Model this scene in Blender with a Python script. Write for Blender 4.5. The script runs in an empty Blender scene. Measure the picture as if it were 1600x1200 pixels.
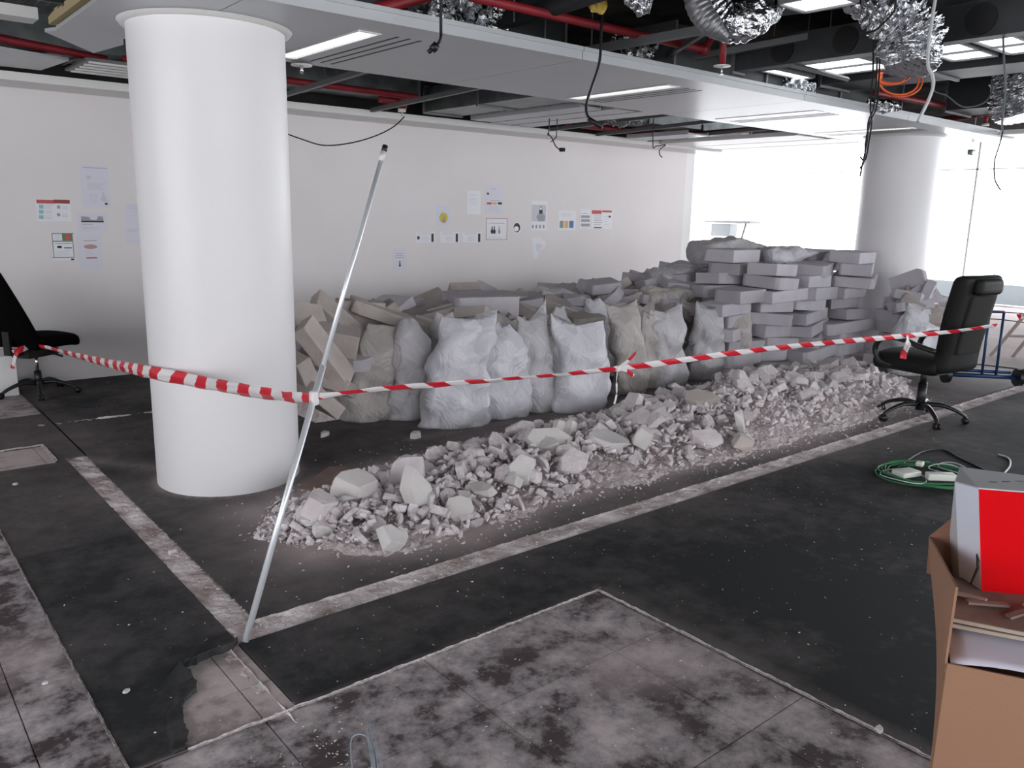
import bpy, bmesh, math, random
import numpy as np
from mathutils import Vector, Matrix, Euler, noise
PI = math.pi
SC = bpy.context.scene
COL = SC.collection

# ------------------------------------------------------------------ camera
PITCH, ROLL, YAW, F = 0.20769686, 0.02148125, -0.69545254, 1274.7
_r = Vector((math.cos(YAW), math.sin(YAW), 0)); _f = Vector((-math.sin(YAW), math.cos(YAW), 0)); _u = Vector((0, 0, 1))
FW = _f*math.cos(PITCH) - _u*math.sin(PITCH)
_up = _u*math.cos(PITCH) + _f*math.sin(PITCH)
RT = _r*math.cos(ROLL) + _up*math.sin(ROLL)
UP = _up*math.cos(ROLL) - _r*math.sin(ROLL)
CAM = Vector((0, 0, 1.6))
cd = bpy.data.cameras.new('camera'); cam = bpy.data.objects.new('camera', cd); COL.objects.link(cam)
cd.sensor_width = 36; cd.lens = F/1600*36; cd.clip_start = 0.05; cd.clip_end = 200
m = Matrix((RT, UP, -FW)).transposed().to_4x4(); m.translation = CAM
cam.matrix_world = m
SC.camera = cam

def ray(x, y): return RT*((x-800)/F) - UP*((y-600)/F) + FW
def atz(x, y, z=0.0):
    d = ray(x, y); return CAM + d*((z-CAM.z)/d.z)
def aty(x, y, Y):
    d = ray(x, y); return CAM + d*(Y/d.y)
def atx(x, y, X):
    d = ray(x, y); return CAM + d*(X/d.x)
def atd(x, y, D): return CAM + ray(x, y)*D

# ------------------------------------------------------------------ world, light, exposure
w = bpy.data.worlds.new('sky'); SC.world = w; w.use_nodes = True
bg = w.node_tree.nodes['Background']; bg.inputs[0].default_value = (0.93, 0.96, 1, 1); bg.inputs[1].default_value = 5.0
SC.view_settings.view_transform = 'Standard'; SC.view_settings.look = 'None'
SC.view_settings.exposure = 0.0; SC.view_settings.gamma = 1; SC.view_settings.use_curve_mapping = False
SC.cycles.use_denoising = True
SC.cycles.max_bounces = 8; SC.cycles.diffuse_bounces = 5; SC.cycles.glossy_bounces = 4
SC.cycles.sample_clamp_indirect = 6

def area(name, loc, target, sx, sy, power, color=(1, 1, 1), portal=False):
    l = bpy.data.lights.new(name, 'AREA'); l.shape = 'RECTANGLE'; l.size = sx; l.size_y = sy
    l.energy = power; l.color = color
    o = bpy.data.objects.new(name, l); COL.objects.link(o); o.location = loc
    o.rotation_euler = (Vector(target)-Vector(loc)).to_track_quat('-Z', 'Y').to_euler()
    if portal: l.cycles.is_portal = True
    return o
# daylight entering by the window walls: behind the photographer, to the left, and the far glazed front
area('daylight_rear_window', (3, -4.66, 1.9), (3, 3, 1.2), 11, 2.2, 96, (1, 0.965, 0.985))
area('daylight_left_window', (-4.66, 2.5, 1.9), (3, 3.4, 1.0), 6, 2.2, 34, (1, 0.965, 0.97))
area('daylight_front_window', (17.8, 5.5, 1.95), (8, 5.0, 1.4), 18, 2.6, 440, (0.97, 0.965, 1))

# ------------------------------------------------------------------ materials
def mat(name, c, rough=0.7, metal=0.0, c2=None, scale=8.0, bump=0.0, bscale=40.0, emit=None, es=1.0, detail=4, lo=.35, hi=.65, trans=0.0, coat=0.0, spec=None):
    M = bpy.data.materials.new(name); M.use_nodes = True
    nt = M.node_tree; b = nt.nodes['Principled BSDF']
    b.inputs['Base Color'].default_value = (*c, 1); b.inputs['Roughness'].default_value = rough; b.inputs['Metallic'].default_value = metal
    if spec is not None: b.inputs['Specular IOR Level'].default_value = spec
    if trans: b.inputs['Subsurface Weight'].default_value = trans; b.inputs['Subsurface Radius'].default_value = (.05, .05, .05)
    if coat: b.inputs['Coat Weight'].default_value = coat
    tc = nt.nodes.new('ShaderNodeTexCoord')
    if c2 is not None:
        n = nt.nodes.new('ShaderNodeTexNoise'); n.inputs['Scale'].default_value = scale; n.inputs['Detail'].default_value = detail
        r = nt.nodes.new('ShaderNodeValToRGB'); r.color_ramp.elements[0].position = lo; r.color_ramp.elements[1].position = hi
        r.color_ramp.elements[0].color = (*c, 1); r.color_ramp.elements[1].color = (*c2, 1)
        nt.links.new(tc.outputs['Object'], n.inputs['Vector']); nt.links.new(n.outputs['Fac'], r.inputs['Fac']); nt.links.new(r.outputs['Color'], b.inputs['Base Color'])
    if bump:
        n = nt.nodes.new('ShaderNodeTexNoise'); n.inputs['Scale'].default_value = bscale; n.inputs['Detail'].default_value = 5
        bp = nt.nodes.new('ShaderNodeBump'); bp.inputs['Strength'].default_value = bump; bp.inputs['Distance'].default_value = 0.02
        nt.links.new(tc.outputs['Object'], n.inputs['Vector']); nt.links.new(n.outputs['Fac'], bp.inputs['Height']); nt.links.new(bp.outputs['Normal'], b.inputs['Normal'])
    if emit: b.inputs['Emission Color'].default_value = (*emit, 1); b.inputs['Emission Strength'].default_value = es
    return M
def objrand(M, amt=0.25):
    """small per-object brightness change, so that alike pieces differ"""
    nt = M.node_tree; b = nt.nodes['Principled BSDF']; oi = nt.nodes.new('ShaderNodeObjectInfo')
    mr = nt.nodes.new('ShaderNodeMapRange'); mr.inputs[3].default_value = 1-amt; mr.inputs[4].default_value = 1+amt*.4
    hs = nt.nodes.new('ShaderNodeHueSaturation')
    nt.links.new(oi.outputs['Random'], mr.inputs[0]); nt.links.new(mr.outputs[0], hs.inputs['Value'])
    src = b.inputs['Base Color'].links[0].from_socket if b.inputs['Base Color'].links else None
    if src: nt.links.new(src, hs.inputs['Color'])
    else: hs.inputs['Color'].default_value = b.inputs['Base Color'].default_value
    nt.links.new(hs.outputs['Color'], b.inputs['Base Color'])
    return M

M_wall = mat('wall_paint', (.70, .665, .67), .55, c2=(.73, .695, .70), scale=1.3, bump=.03, bscale=120)
M_wall_white = mat('white_paint', (.8, .8, .8), .6)
M_sill = mat('sill_paint', (.75, .8, .82), .6)
M_column = mat('column_paint', (.75, .735, .75), .42, c2=(.73, .72, .73), scale=2, bump=.02, bscale=60)
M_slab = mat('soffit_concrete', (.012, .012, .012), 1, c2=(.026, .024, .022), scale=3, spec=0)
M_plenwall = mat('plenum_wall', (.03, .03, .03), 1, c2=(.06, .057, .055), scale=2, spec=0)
M_panel = mat('ceiling_panel_metal', (.47, .485, .50), .34, .25, c2=(.44, .455, .47), scale=1.5)
M_trim = mat('ceiling_trim', (.72, .71, .69), .4)
M_glowstrip = mat('lamp_diffuser', (.9, .9, .9), .5, emit=(1, .99, .97), es=3.2)
M_lamp = mat('lamp_panel', (.9, .9, .9), .5, emit=(.93, .98, 1), es=2.2)
M_louvre = mat('louvre_metal', (.7, .7, .7), .3, .5)
M_black = mat('black_plastic', (.006, .006, .007), .45)
M_leather = mat('black_leather', (.006, .006, .006), .58, spec=.25, bump=.1, bscale=90)
M_panelgrey = mat('charcoal_fabric', (.026, .027, .024), .9, spec=.2, bump=.1, bscale=200)
M_fabric = mat('black_fabric', (.003, .003, .003), 1, spec=.05)
M_base = mat('black_chair_base', (.010, .012, .014), .35)
M_chrome = mat('chrome', (.7, .7, .7), .2, 1)
M_alu = mat('aluminium_pole', (.74, .76, .80), .32, .45)
M_galv = mat('galvanised_steel', (.12, .13, .13), .38, .8, c2=(.20, .22, .22), scale=5)
M_galvd = mat('dusty_dark_duct', (.032, .036, .038), .5, .35, c2=(.058, .062, .065), scale=3)
M_foil = mat('aluminium_foil', (.55, .56, .58), .17, 1, bump=1.0, bscale=22)
M_foild = mat('dull_foil_sleeve', (.22, .22, .23), .45, .7, bump=.4, bscale=14)
M_red = mat('red_pipe_paint', (.27, .012, .02), .5, c2=(.20, .010, .016), scale=6)
M_insul = mat('black_pipe_insulation', (.014, .015, .017), .75, bump=.3, bscale=30)
M_steel = mat('dull_steel', (.16, .165, .17), .5, .6)
M_orange = mat('orange_cable', (.60, .09, .02), .5)
M_wcable = mat('grey_white_cable', (.5, .52, .52), .5)
M_gcable = mat('slate_cable', (.13, .14, .15), .5)
M_green = mat('green_cable', (.02, .17, .06), .45)
M_white = mat('white_plastic', (.62, .64, .58), .45)
M_bluegrey = mat('pale_grey_cable', (.30, .33, .38), .4)
M_block = objrand(mat('gypsum_block', (.46, .435, .475), .9, c2=(.53, .505, .54), scale=5, bump=.25, bscale=20), .16)
M_blockb = objrand(mat('beige_block', (.42, .37, .345), .9, c2=(.48, .43, .405), scale=7, bump=.35, bscale=26), .2)
M_chunk = objrand(mat('broken_plaster', (.60, .53, .545), .95, c2=(.72, .67, .69), scale=9, bump=.4, bscale=35), .25)
M_chunkw = objrand(mat('pale_plaster_face', (.66, .63, .625), .9, c2=(.58, .545, .54), scale=6, bump=.15, bscale=35), .1)
M_gravel = mat('plaster_gravel', (.54, .465, .47), 1, c2=(.68, .61, .60), scale=38, bump=.6, bscale=60)
M_crumb = mat('white_crumb', (.72, .70, .68), .9)
M_mortar = mat('mortar_bed', (.33, .25, .235), 1, c2=(.86, .79, .80), scale=6, bump=1.0, bscale=26, lo=.3, hi=.68)
M_board = mat('brown_board', (.20, .135, .11), .8, c2=(.25, .18, .155), scale=9)
M_card = mat('cardboard', (.29, .155, .095), .9, c2=(.32, .175, .105), scale=3, bump=.04, bscale=90)
M_cardin = mat('cardboard_inside', (.26, .13, .085), .9)
M_cartonr = mat('red_carton_print', (.62, .0, .004), .7, spec=.1)
M_cartonw = mat('white_carton', (.68, .70, .80), .5, c2=(.64, .66, .76), scale=4)
M_cartong = mat('grey_carton_end', (.48, .48, .50), .6)
M_ply = mat('plywood', (.24, .16, .13), .8, c2=(.17, .11, .09), scale=14)
M_plye = mat('plywood_edge', (.40, .33, .27), .8)
M_foam = mat('white_sheet', (.60, .57, .66), .6)
M_navy = mat('navy_plastic', (.01, .02, .06), .4)
M_bluemetal = mat('blue_metal', (.012, .045, .13), .4, .2)
M_woodstep = mat('worn_ladder_wood', (.35, .29, .26), .8)
M_mark = mat('marker_ink', (.04, .03, .03), .8)

def sackmat(name, c):
    M = mat(name, c, .42, bump=0, trans=.25)
    nt = M.node_tree; b = nt.nodes['Principled BSDF']; tc = nt.nodes.new('ShaderNodeTexCoord')
    n = nt.nodes.new('ShaderNodeTexNoise'); n.inputs['Scale'].default_value = 3; n.inputs['Detail'].default_value = 4; n.inputs['Distortion'].default_value = 1.2
    v = nt.nodes.new('ShaderNodeTexVoronoi'); v.inputs['Scale'].default_value = 7; v.feature = 'F1'
    mx = nt.nodes.new('ShaderNodeMath'); mx.operation = 'ADD'
    nt.links.new(tc.outputs['Object'], n.inputs['Vector']); nt.links.new(n.outputs['Color'], v.inputs['Vector'])
    nt.links.new(n.outputs['Fac'], mx.inputs[0]); nt.links.new(v.outputs['Distance'], mx.inputs[1])
    bp = nt.nodes.new('ShaderNodeBump'); bp.inputs['Strength'].default_value = .5; bp.inputs['Distance'].default_value = .025
    nt.links.new(mx.outputs[0], bp.inputs['Height']); nt.links.new(bp.outputs['Normal'], b.inputs['Normal'])
    # lumps of rubble show through the thin film as paler and darker patches
    v2 = nt.nodes.new('ShaderNodeTexVoronoi'); v2.inputs['Scale'].default_value = 6.5; v2.inputs['Randomness'].default_value = 1
    r = nt.nodes.new('ShaderNodeValToRGB'); r.color_ramp.elements[0].color = (*[k*.86 for k in c], 1); r.color_ramp.elements[1].color = (*[min(.88, k*1.06) for k in c], 1)
    r.color_ramp.elements[0].position = .15; r.color_ramp.elements[1].position = .8
    sx = nt.nodes.new('ShaderNodeSeparateColor'); nt.links.new(tc.outputs['Object'], v2.inputs['Vector']); nt.links.new(v2.outputs['Color'], sx.inputs[0])
    nt.links.new(sx.outputs[0], r.inputs['Fac']); nt.links.new(r.outputs['Color'], b.inputs['Base Color'])
    return M
M_sackw = sackmat('white_plastic_sack', (.64, .63, .68))
M_sackg = sackmat('grey_white_sack', (.54, .525, .55))
M_sackb = sackmat('dusty_beige_sack', (.47, .435, .42))

def floor_mat(name, base, dust, dirt=None, tile=False):
    M = bpy.data.materials.new(name); M.use_nodes = True; nt = M.node_tree; b = nt.nodes['Principled BSDF']
    N = nt.nodes.new; L = nt.links.new
    g = N('ShaderNodeNewGeometry')
    n1 = N('ShaderNodeTexNoise'); n1.inputs['Scale'].default_value = .9; n1.inputs['Detail'].default_value = 8; n1.inputs['Roughness'].default_value = .62
    n2 = N('ShaderNodeTexNoise'); n2.inputs['Scale'].default_value = 4.2 if tile else 9; n2.inputs['Detail'].default_value = 8; n2.inputs['Roughness'].default_value = .7
    L(g.outputs['Position'], n1.inputs['Vector']); L(g.outputs['Position'], n2.inputs['Vector'])
    if tile:
        r1 = N('ShaderNodeValToRGB'); e = r1.color_ramp.elements
        e[0].position = .43; e[0].color = (*dirt, 1); e[1].position = .64; e[1].color = (*dust, 1)
        k = e.new(.49); k.color = (*base, 1)
        L(n2.outputs['Fac'], r1.inputs['Fac'])
        mx = N('ShaderNodeMix'); mx.data_type = 'RGBA'
        r2 = N('ShaderNodeValToRGB'); r2.color_ramp.elements[0].position = .50; r2.color_ramp.elements[1].position = .72
        L(n1.outputs['Fac'], r2.inputs['Fac']); L(r2.outputs['Color'], mx.inputs[0]); L(r1.outputs['Color'], mx.inputs[6]); mx.inputs[7].default_value = (.52, .435, .44, 1)
        n3 = N('ShaderNodeTexNoise'); n3.inputs['Scale'].default_value = 55; n3.inputs['Detail'].default_value = 2; L(g.outputs['Position'], n3.inputs['Vector'])
        r3 = N('ShaderNodeValToRGB'); r3.color_ramp.elements[0].position = .66; r3.color_ramp.elements[1].position = .74; L(n3.outputs['Fac'], r3.inputs['Fac'])
        mx2 = N('ShaderNodeMix'); mx2.data_type = 'RGBA'; L(r3.outputs['Color'], mx2.inputs[0]); L(mx.outputs[2], mx2.inputs[6]); mx2.inputs[7].default_value = (.30, .27, .26, 1)
        at = N('ShaderNodeAttribute'); at.attribute_name = 'pink'
        mx3 = N('ShaderNodeMix'); mx3.data_type = 'RGBA'; am = N('ShaderNodeMath'); am.operation = 'MULTIPLY'; am.use_clamp = True; L(at.outputs['Fac'], am.inputs[0]); am2 = N('ShaderNodeMath'); am2.operation = 'MULTIPLY_ADD'; L(n2.outputs['Fac'], am2.inputs[0]); am2.inputs[1].default_value = 2.2; am2.inputs[2].default_value = -.25; L(am2.outputs[0], am.inputs[1]); L(am.outputs[0], mx3.inputs[0]); L(mx2.outputs[2], mx3.inputs[6]); mx3.inputs[7].default_value = (.60, .50, .48, 1)
        L(mx3.outputs[2], b.inputs['Base Color']); b.inputs['Roughness'].default_value = .62
        bp = N('ShaderNodeBump'); bp.inputs['Strength'].default_value = .25; bp.inputs['Distance'].default_value = .01; L(n2.outputs['Fac'], bp.inputs['Height']); L(bp.outputs['Normal'], b.inputs['Normal'])
    else:
        at = N('ShaderNodeAttribute'); at.attribute_name = 'dust'
        # dust amount = attribute + noise
        a1 = N('ShaderNodeMath'); a1.operation = 'MULTIPLY_ADD'; L(n1.outputs['Fac'], a1.inputs[0]); a1.inputs[1].default_value = .8; a1.inputs[2].default_value = -.42
        a2 = N('ShaderNodeMath'); a2.operation = 'ADD'; L(a1.outputs[0], a2.inputs[0]); L(at.outputs['Fac'], a2.inputs[1])
        n2b = N('ShaderNodeMath'); n2b.operation = 'MULTIPLY_ADD'; L(n2.outputs['Fac'], n2b.inputs[0]); n2b.inputs[1].default_value = .35; n2b.inputs[2].default_value = -.17
        a3 = N('ShaderNodeMath'); a3.operation = 'ADD'; a3.use_clamp = True; L(a2.outputs[0], a3.inputs[0]); L(n2b.outputs[0], a3.inputs[1])
        mx = N('ShaderNodeMix'); mx.data_type = 'RGBA'; L(a3.outputs[0], mx.inputs[0]); mx.inputs[6].default_value = (*base, 1); mx.inputs[7].default_value = (*dust, 1)
        L(mx.outputs[2], b.inputs['Base Color']); b.inputs['Roughness'].default_value = .85; b.inputs['Specular IOR Level'].default_value = .3
    return M
M_carpet = floor_mat('charcoal_carpet', (.0215, .0235, .0255), (.42, .355, .35))
M_tile = floor_mat('dirty_floor_tile', (.26, .235, .242), (.62, .545, .555), (.06, .04, .044), True)

# ------------------------------------------------------------------ helpers
def link(name, me, material=None, parent=None, smooth=False):
    if material is not None and len(me.materials) == 0: me.materials.append(material)
    o = bpy.data.objects.new(name, me); COL.objects.link(o)
    if parent is not None: o.parent = parent
    if smooth: me.polygons.foreach_set('use_smooth', [True]*len(me.polygons))
    return o
def tag(o, label=None, cat=None, group=None, kind=None):
    if label: o['label'] = label
    if cat: o['category'] = cat
    if group: o['group'] = group
    if kind: o['kind'] = kind
    return o
def thing(name, loc, label, cat, rz=0, group=None):
    o = bpy.data.objects.new(name, None); COL.objects.link(o); o.location = loc; o.rotation_euler = (0, 0, rz); o.empty_display_size = .1
    return tag(o, label, cat, group)
class MB:
    def __init__(s): s.v = []; s.f = []
    def add(s, vs, fs):
        n = len(s.v); s.v += [tuple(p) for p in vs]; s.f += [tuple(i+n for i in q) for q in fs]; return s
    def box(s, a, b, M=None):
        (x0, y0, z0), (x1, y1, z1) = a, b
        vs = [Vector(p) for p in ((x0,y0,z0),(x1,y0,z0),(x1,y1,z0),(x0,y1,z0),(x0,y0,z1),(x1,y0,z1),(x1,y1,z1),(x0,y1,z1))]
        if M is not None: vs = [M @ p for p in vs]
        return s.add(vs, ((0,3,2,1),(4,5,6,7),(0,1,5,4),(1,2,6,5),(2,3,7,6),(3,0,4,7)))
    def prism(s, pts, z0, z1, M=None):
        n = len(pts); vs = [Vector((x, y, z0)) for x, y in pts]+[Vector((x, y, z1)) for x, y in pts]
        if M is not None: vs = [M @ p for p in vs]
        return s.add(vs, [tuple(range(n-1, -1, -1)), tuple(range(n, 2*n))]+[(i, (i+1) % n, n+(i+1) % n, n+i) for i in range(n)])
    def tube(s, pts, r, n=8, caps=True, flat=1.0):
        pts = [Vector(p) for p in pts]; rs = r if isinstance(r, (list, tuple)) else [r]*len(pts)
        vs = []; up = Vector((0, 0, 1)); prev = None
        for i, p in enumerate(pts):
            t = (pts[min(i+1, len(pts)-1)]-pts[max(i-1, 0)]).normalized()
            if prev is None: a = t.cross(up if abs(t.z) < .95 else Vector((1, 0, 0))).normalized()
            else:
                a = prev - t*prev.dot(t)
                a = a.normalized() if a.length > 1e-6 else t.orthogonal().normalized()
            prev = a; b = t.cross(a)
            for k in range(n):
                g = 2*PI*k/n; vs.append(p + a*math.cos(g)*rs[i] + b*math.sin(g)*rs[i]*flat)
        fs = [(i*n+k, i*n+(k+1) % n, (i+1)*n+(k+1) % n, (i+1)*n+k) for i in range(len(pts)-1) for k in range(n)]
        if caps: fs += [tuple(range(n-1, -1, -1)), tuple((len(pts)-1)*n+k for k in range(n))]
        return s.add(vs, fs)
    def cyl(s, a, b, r, n=16, r2=None): return s.tube([a, b], [r, r if r2 is None else r2], n)
    def build(s, name, material=None, parent=None, smooth=False):
        me = bpy.data.meshes.new(name); me.from_pydata(s.v, [], s.f); me.validate()
        return link(name, me, material, parent, smooth)
def box(name, a, b, material, parent=None, M=None): return MB().box(a, b, M).build(name, material, parent)
def spline(P, n=8):
    P = [Vector(p) for p in P]; out = []
    for i in range(len(P)-1):
        p0, p1, p2, p3 = P[max(i-1, 0)], P[i], P[i+1], P[min(i+2, len(P)-1)]
        for k in range(n):
            t = k/n; out.append(.5*((2*p1)+(p2-p0)*t+(2*p0-5*p1+4*p2-p3)*t*t+(3*p1-p0-3*p2+p3)*t**3))
    return out+[P[-1]]
def auto_smooth(o, ang=.7):
    for p in o.data.polygons: p.use_smooth = True
    me = o.data; bm = bmesh.new(); bm.from_mesh(me)
    for e in bm.edges:
        e.smooth = not (len(e.link_faces) == 2 and e.calc_face_angle(0) > ang)
    bm.to_mesh(me); bm.free()
def rbox(name, size, r, material, parent=None, fn=None, seg=3, cuts=6, M=None):
    """rounded box centred at the origin, optionally bent by fn(Vector)"""
    bm = bmesh.new(); bmesh.ops.create_cube(bm, size=1)
    bmesh.ops.scale(bm, vec=size, verts=bm.verts)
    bmesh.ops.bevel(bm, geom=bm.edges[:], offset=r, segments=seg, affect='EDGES', profile=.5)
    if fn:
        for ax in range(3):
            L = size[ax]
            for k in range(1, cuts):
                no = Vector((0, 0, 0)); no[ax] = 1; co = no*(-L/2+L*k/cuts)
                bmesh.ops.bisect_plane(bm, geom=bm.verts[:]+bm.edges[:]+bm.faces[:], plane_co=co, plane_no=no)
        for v in bm.verts: v.co = fn(v.co.copy())
    if M is not None: bmesh.ops.transform(bm, matrix=M, verts=bm.verts)
    me = bpy.data.meshes.new(name); bm.to_mesh(me); bm.free()
    return link(name, me, material, parent, True)
def copy_tree(o, parent=None):
    c = o.copy(); COL.objects.link(c)
    if parent is not None: c.parent = parent
    for ch in list(o.children): copy_tree(ch, c)
    return c

# ================================================================== SETTING
fl = box('floor', (-4.6, -4.6, -.30), (17.7, 15.2, -.012), M_tile); tag(fl, kind='structure')
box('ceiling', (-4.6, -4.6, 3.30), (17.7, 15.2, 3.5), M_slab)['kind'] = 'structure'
WY = 8.24
box('wall_north', (-4.6, WY, -.012), (10.25, WY+.22, 2.55), M_wall)['kind'] = 'structure'
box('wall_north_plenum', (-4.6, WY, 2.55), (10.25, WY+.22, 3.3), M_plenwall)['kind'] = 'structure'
# side walls out of the frame, with window openings where the daylight lamps stand
def holed_wall(name, a, b, axis, holes, t=.2):
    """a,b: plan end coordinates along the axis; holes: list of (s0,s1,z0,z1)"""
    mb = MB(); fixed = a[1]
    def put(s0, s1, z0, z1):
        if s1-s0 < 1e-4 or z1-z0 < 1e-4: return
        if axis == 'x': mb.box((s0, fixed, z0), (s1, fixed+t, z1))
        else: mb.box((fixed, s0, z0), (fixed+t, s1, z1))
    s = a[0]
    for (h0, h1, z0, z1) in holes:
        put(s, h0, -.012, 3.3); put(h0, h1, -.012, z0); put(h0, h1, z1, 3.3); s = h1
    put(s, b, -.012, 3.3)
    o = mb.build(name, M_wall_white); o['kind'] = 'structure'; return o
holed_wall('wall_south', (-4.6, -4.6), 17.7, 'x', [(-2.6, 8.6, .75, 3.05), (10, 16.8, .5, 3.1)])
holed_wall('wall_west', (-4.6, -4.6), WY, 'y', [(-.6, 5.6, .75, 3.05)])
holed_wall('wall_east', (-4.6, 17.5), 15.2, 'y', [(-4.2, 14.9, .02, 3.2)])
holed_wall('wall_far_north', (10.25, 15.0), 17.7, 'x', [(10.6, 17.3, .3, 3.2)])
box('wall_return', (10.25, WY, -.012), (10.45, 15.2, 3.3), M_wall_white)['kind'] = 'structure'
q = MB().box((17.47, 6.88, .02), (17.50, 6.92, 3.2)).box((17.47, -4.2, 2.60), (17.49, 14.9, 2.62))
q.build('window_1', M_wall_white)['kind'] = 'structure'
# low parapet and terrace outside the glass
M_par = mat('outdoor_parapet', (.66, .72, .76), .8); M_ter = mat('outdoor_terrace', (.15, .15, .15), .9)
box('terrace_parapet', (18.6, -8, -.3), (18.8, 18, .345), M_par)['kind'] = 'structure'
box('terrace_floor', (17.72, -8, -.5), (18.6, 18, -.3), M_ter)['kind'] = 'structure'

# ceiling margin along the wall
mg = tag(MB().box((-4.4, 7.77, 2.535), (10.45, WY, 2.555)).box((-4.4, 7.75, 2.535), (10.45, 7.77, 2.60)).build('trim_3', M_trim), kind='structure')

# ---- bulkhead: run of metal ceiling panels with light strips and slot diffusers
bk = bpy.data.objects.new('ceiling_bulkhead', None); COL.objects.link(bk); bk['kind'] = 'structure'
BY0, BY1, BZ = 3.93, 5.42, 2.55; BYa, BYb = BY0+.012, BY1-.012
joints = [1.13, 1.64, 3.80, 6.36, 8.2, 9.5, 10.9]
strips = [2.43, 5.01, 7.05, 8.87]
for a, b in zip(joints[:-1], joints[1:]):
    mb = MB(); x = a+.003
    cuts = [(s-.075, s+.075, 4.19, 5.28) for s in strips if a < s-.1 and s+.1 < b]
    for (c0, c1, y0, y1) in cuts:
        mb.box((x, BYa, BZ), (c0, BYb, BZ+.02)); mb.box((c0, BYa, BZ), (c1, y0, BZ+.02)); mb.box((c0, y1, BZ), (c1, BYb, BZ+.02)); x = c1
    mb.box((x, BYa, BZ), (b-.003, BYb, BZ+.02))
    mb.box((a+.003, BY0, BZ), (b-.003, BYa, BZ+.075)); mb.box((a+.003, BY0-.012, BZ+.05), (b-.003, BY0, BZ+.075))
    mb.box((a+.003, BYb, BZ), (b-.003, BY1, BZ+.06))
    mb.build('ceiling_panel', M_panel, bk)
for s in strips:
    for k in range(3):
        MB().box((s+.17+.075*k, 4.19, BZ-.0015), (s+.188+.075*k, 5.28, BZ+.001)).build('air_slot', M_black, bk)
bl = [('lit louvred light strip in the panel beside the near white column', 2.43), ('lit louvred light strip behind the hanging black cable', 5.01),
      ('narrow light strip in the bright glossy part of the ceiling panels', 7.05), ('dotted light strip just before the far white column', 8.87)]
for lb, s in bl:
    t = thing('ceiling_light', (s, 4.735, BZ), lb, 'light', group=None)
    MB().box((-.074, -.544, .03), (.074, .544, .034)).build('diffuser', M_glowstrip, t)
    f = MB().box((-.075, -.545, -.004), (-.062, .545, .03)).box((.062, -.545, -.004), (.075, .545, .03)).box((-.062, -.545, -.004), (.062, -.53, .03)).box((-.062, .53, -.004), (.062, .545, .03))
    f.build('frame', M_louvre, t)
    q = MB()
    for k in range(27):
        y = -.52+k*.04; q.box((-.062, y-.002, -.002), (.062, y+.002, .012))
    q.build('louvre', M_louvre, t)

# ---- columns
def column(name, cx, cy, r, label):
    n = 96; t = thing(name, (cx, cy, 0), label, 'column')
    o = MB().tube([(0, 0, -.012), (0, 0, .02), (0, 0, 1.2), (0, 0, BZ-.001)], r, n, False).build('shaft', M_column, t, True)
    mb = MB(); vs = []; fs = []
    for rr, z in ((r+.001, BZ-.022), (r+.028, BZ-.018), (r+.04, BZ-.001)):
        for k in range(n): vs.append((rr*math.cos(2*PI*k/n), rr*math.sin(2*PI*k/n), z))
    for j in range(2):
        for k in range(n): fs.append((j*n+k, j*n+(k+1) % n, (j+1)*n+(k+1) % n, (j+1)*n+k))
    mb.add(vs, fs).build('collar', M_trim, t, True)
    t['kind'] = 'structure'
    return t
column('column', 1.734, 4.743, .41, 'large round white column standing on the carpet near the metal pole')
column('column', 9.77, 4.70, .41, 'far round white column rising behind the block stacks by the windows')

# ================================================================== FLOOR COVERING
def seg_d(p, a, b):
    ax, ay = a; bx, by = b; t = ((p[0]-ax)*(bx-ax)+(p[1]-ay)*(by-ay))/((bx-ax)**2+(by-ay)**2); t = max(0, min(1, t))
    return math.hypot(p[0]-ax-t*(bx-ax), p[1]-ay-t*(by-ay))
def lerp(x, X, Y): return float(np.interp(x, X, Y))
def rid_c(x): return lerp(x, [1.6, 2.2, 3, 5, 7, 8.4], [3.70, 3.66, 3.78, 3.82, 3.92, 3.95])
def rid_w(x): return lerp(x, [1.45, 1.75, 2.3, 3, 4, 6, 7.4, 8.3], [.0, .44, .60, .60, .66, .80, .75, .25])
def rid_h(x):
    return lerp(x, [1.45, 1.8, 2.4, 3.2, 4.5, 6, 7.3, 8.3], [0, .06, .09, .13, .165, .22, .20, .04])
def ridge(x, y):
    w = rid_w(x)
    if w <= .01: return -1
    q = (y-rid_c(x))/w
    return rid_h(x)*(1-abs(q)**1.7)
def ridge_d(x, y):
    """signed distance outside the footprint of the rubble ridge"""
    w = rid_w(min(max(x, 1.7), 7.9)); dy = abs(y-rid_c(x))-w
    dx = max(1.6-x, x-8.0, 0)
    return math.hypot(max(dy, 0), dx) if (dy > 0 or dx > 0) else dy
def dust(x, y):
    d = ridge_d(x, y); v = 0
    v = max(v, 1.0*math.exp(-max(d, 0)/(.13 if x > 2.8 else .19))) if d < 1.5 else 0
    v = max(v, .42*math.exp(-max(d-.1, 0)/.35))
    if y > 4.1: v = max(v, .16)
    if x > 7: v = max(v, min(.75, (x-7)*.28)*(1 if y > 2.95 else .25))
    # dusty ring at the foot of the near column and the front of the sacks
    if x < 1.02: v = v+.055
    dc = math.hypot(x-1.734, y-4.743)-.41; v = max(v, .65*math.exp(-abs(dc)/.05))
    if 3 < x < 7.4: v = max(v, .45*math.exp(-abs(y-4.75)/.15))
    if x < 1.3 and y > 5.5: v = max(v, .22)
    v = max(v, .5*math.exp(-seg_d((x, y), (1.07, 5.6), (1.5, 5.0))/.12))
    dt = min(abs(y-2.845) if x > 1.0 else 9, abs(x-1.075) if 2.8 < y < 5.65 else 9)-.06
    # pale bloom along the cut edge of the bare patch
    if x < 2.46 and y < 2.33: v = max(v, .4*math.exp(-min(abs(y-2.27), abs(x-2.41) if y < 2.3 else 9)/.012))
    return v
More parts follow.
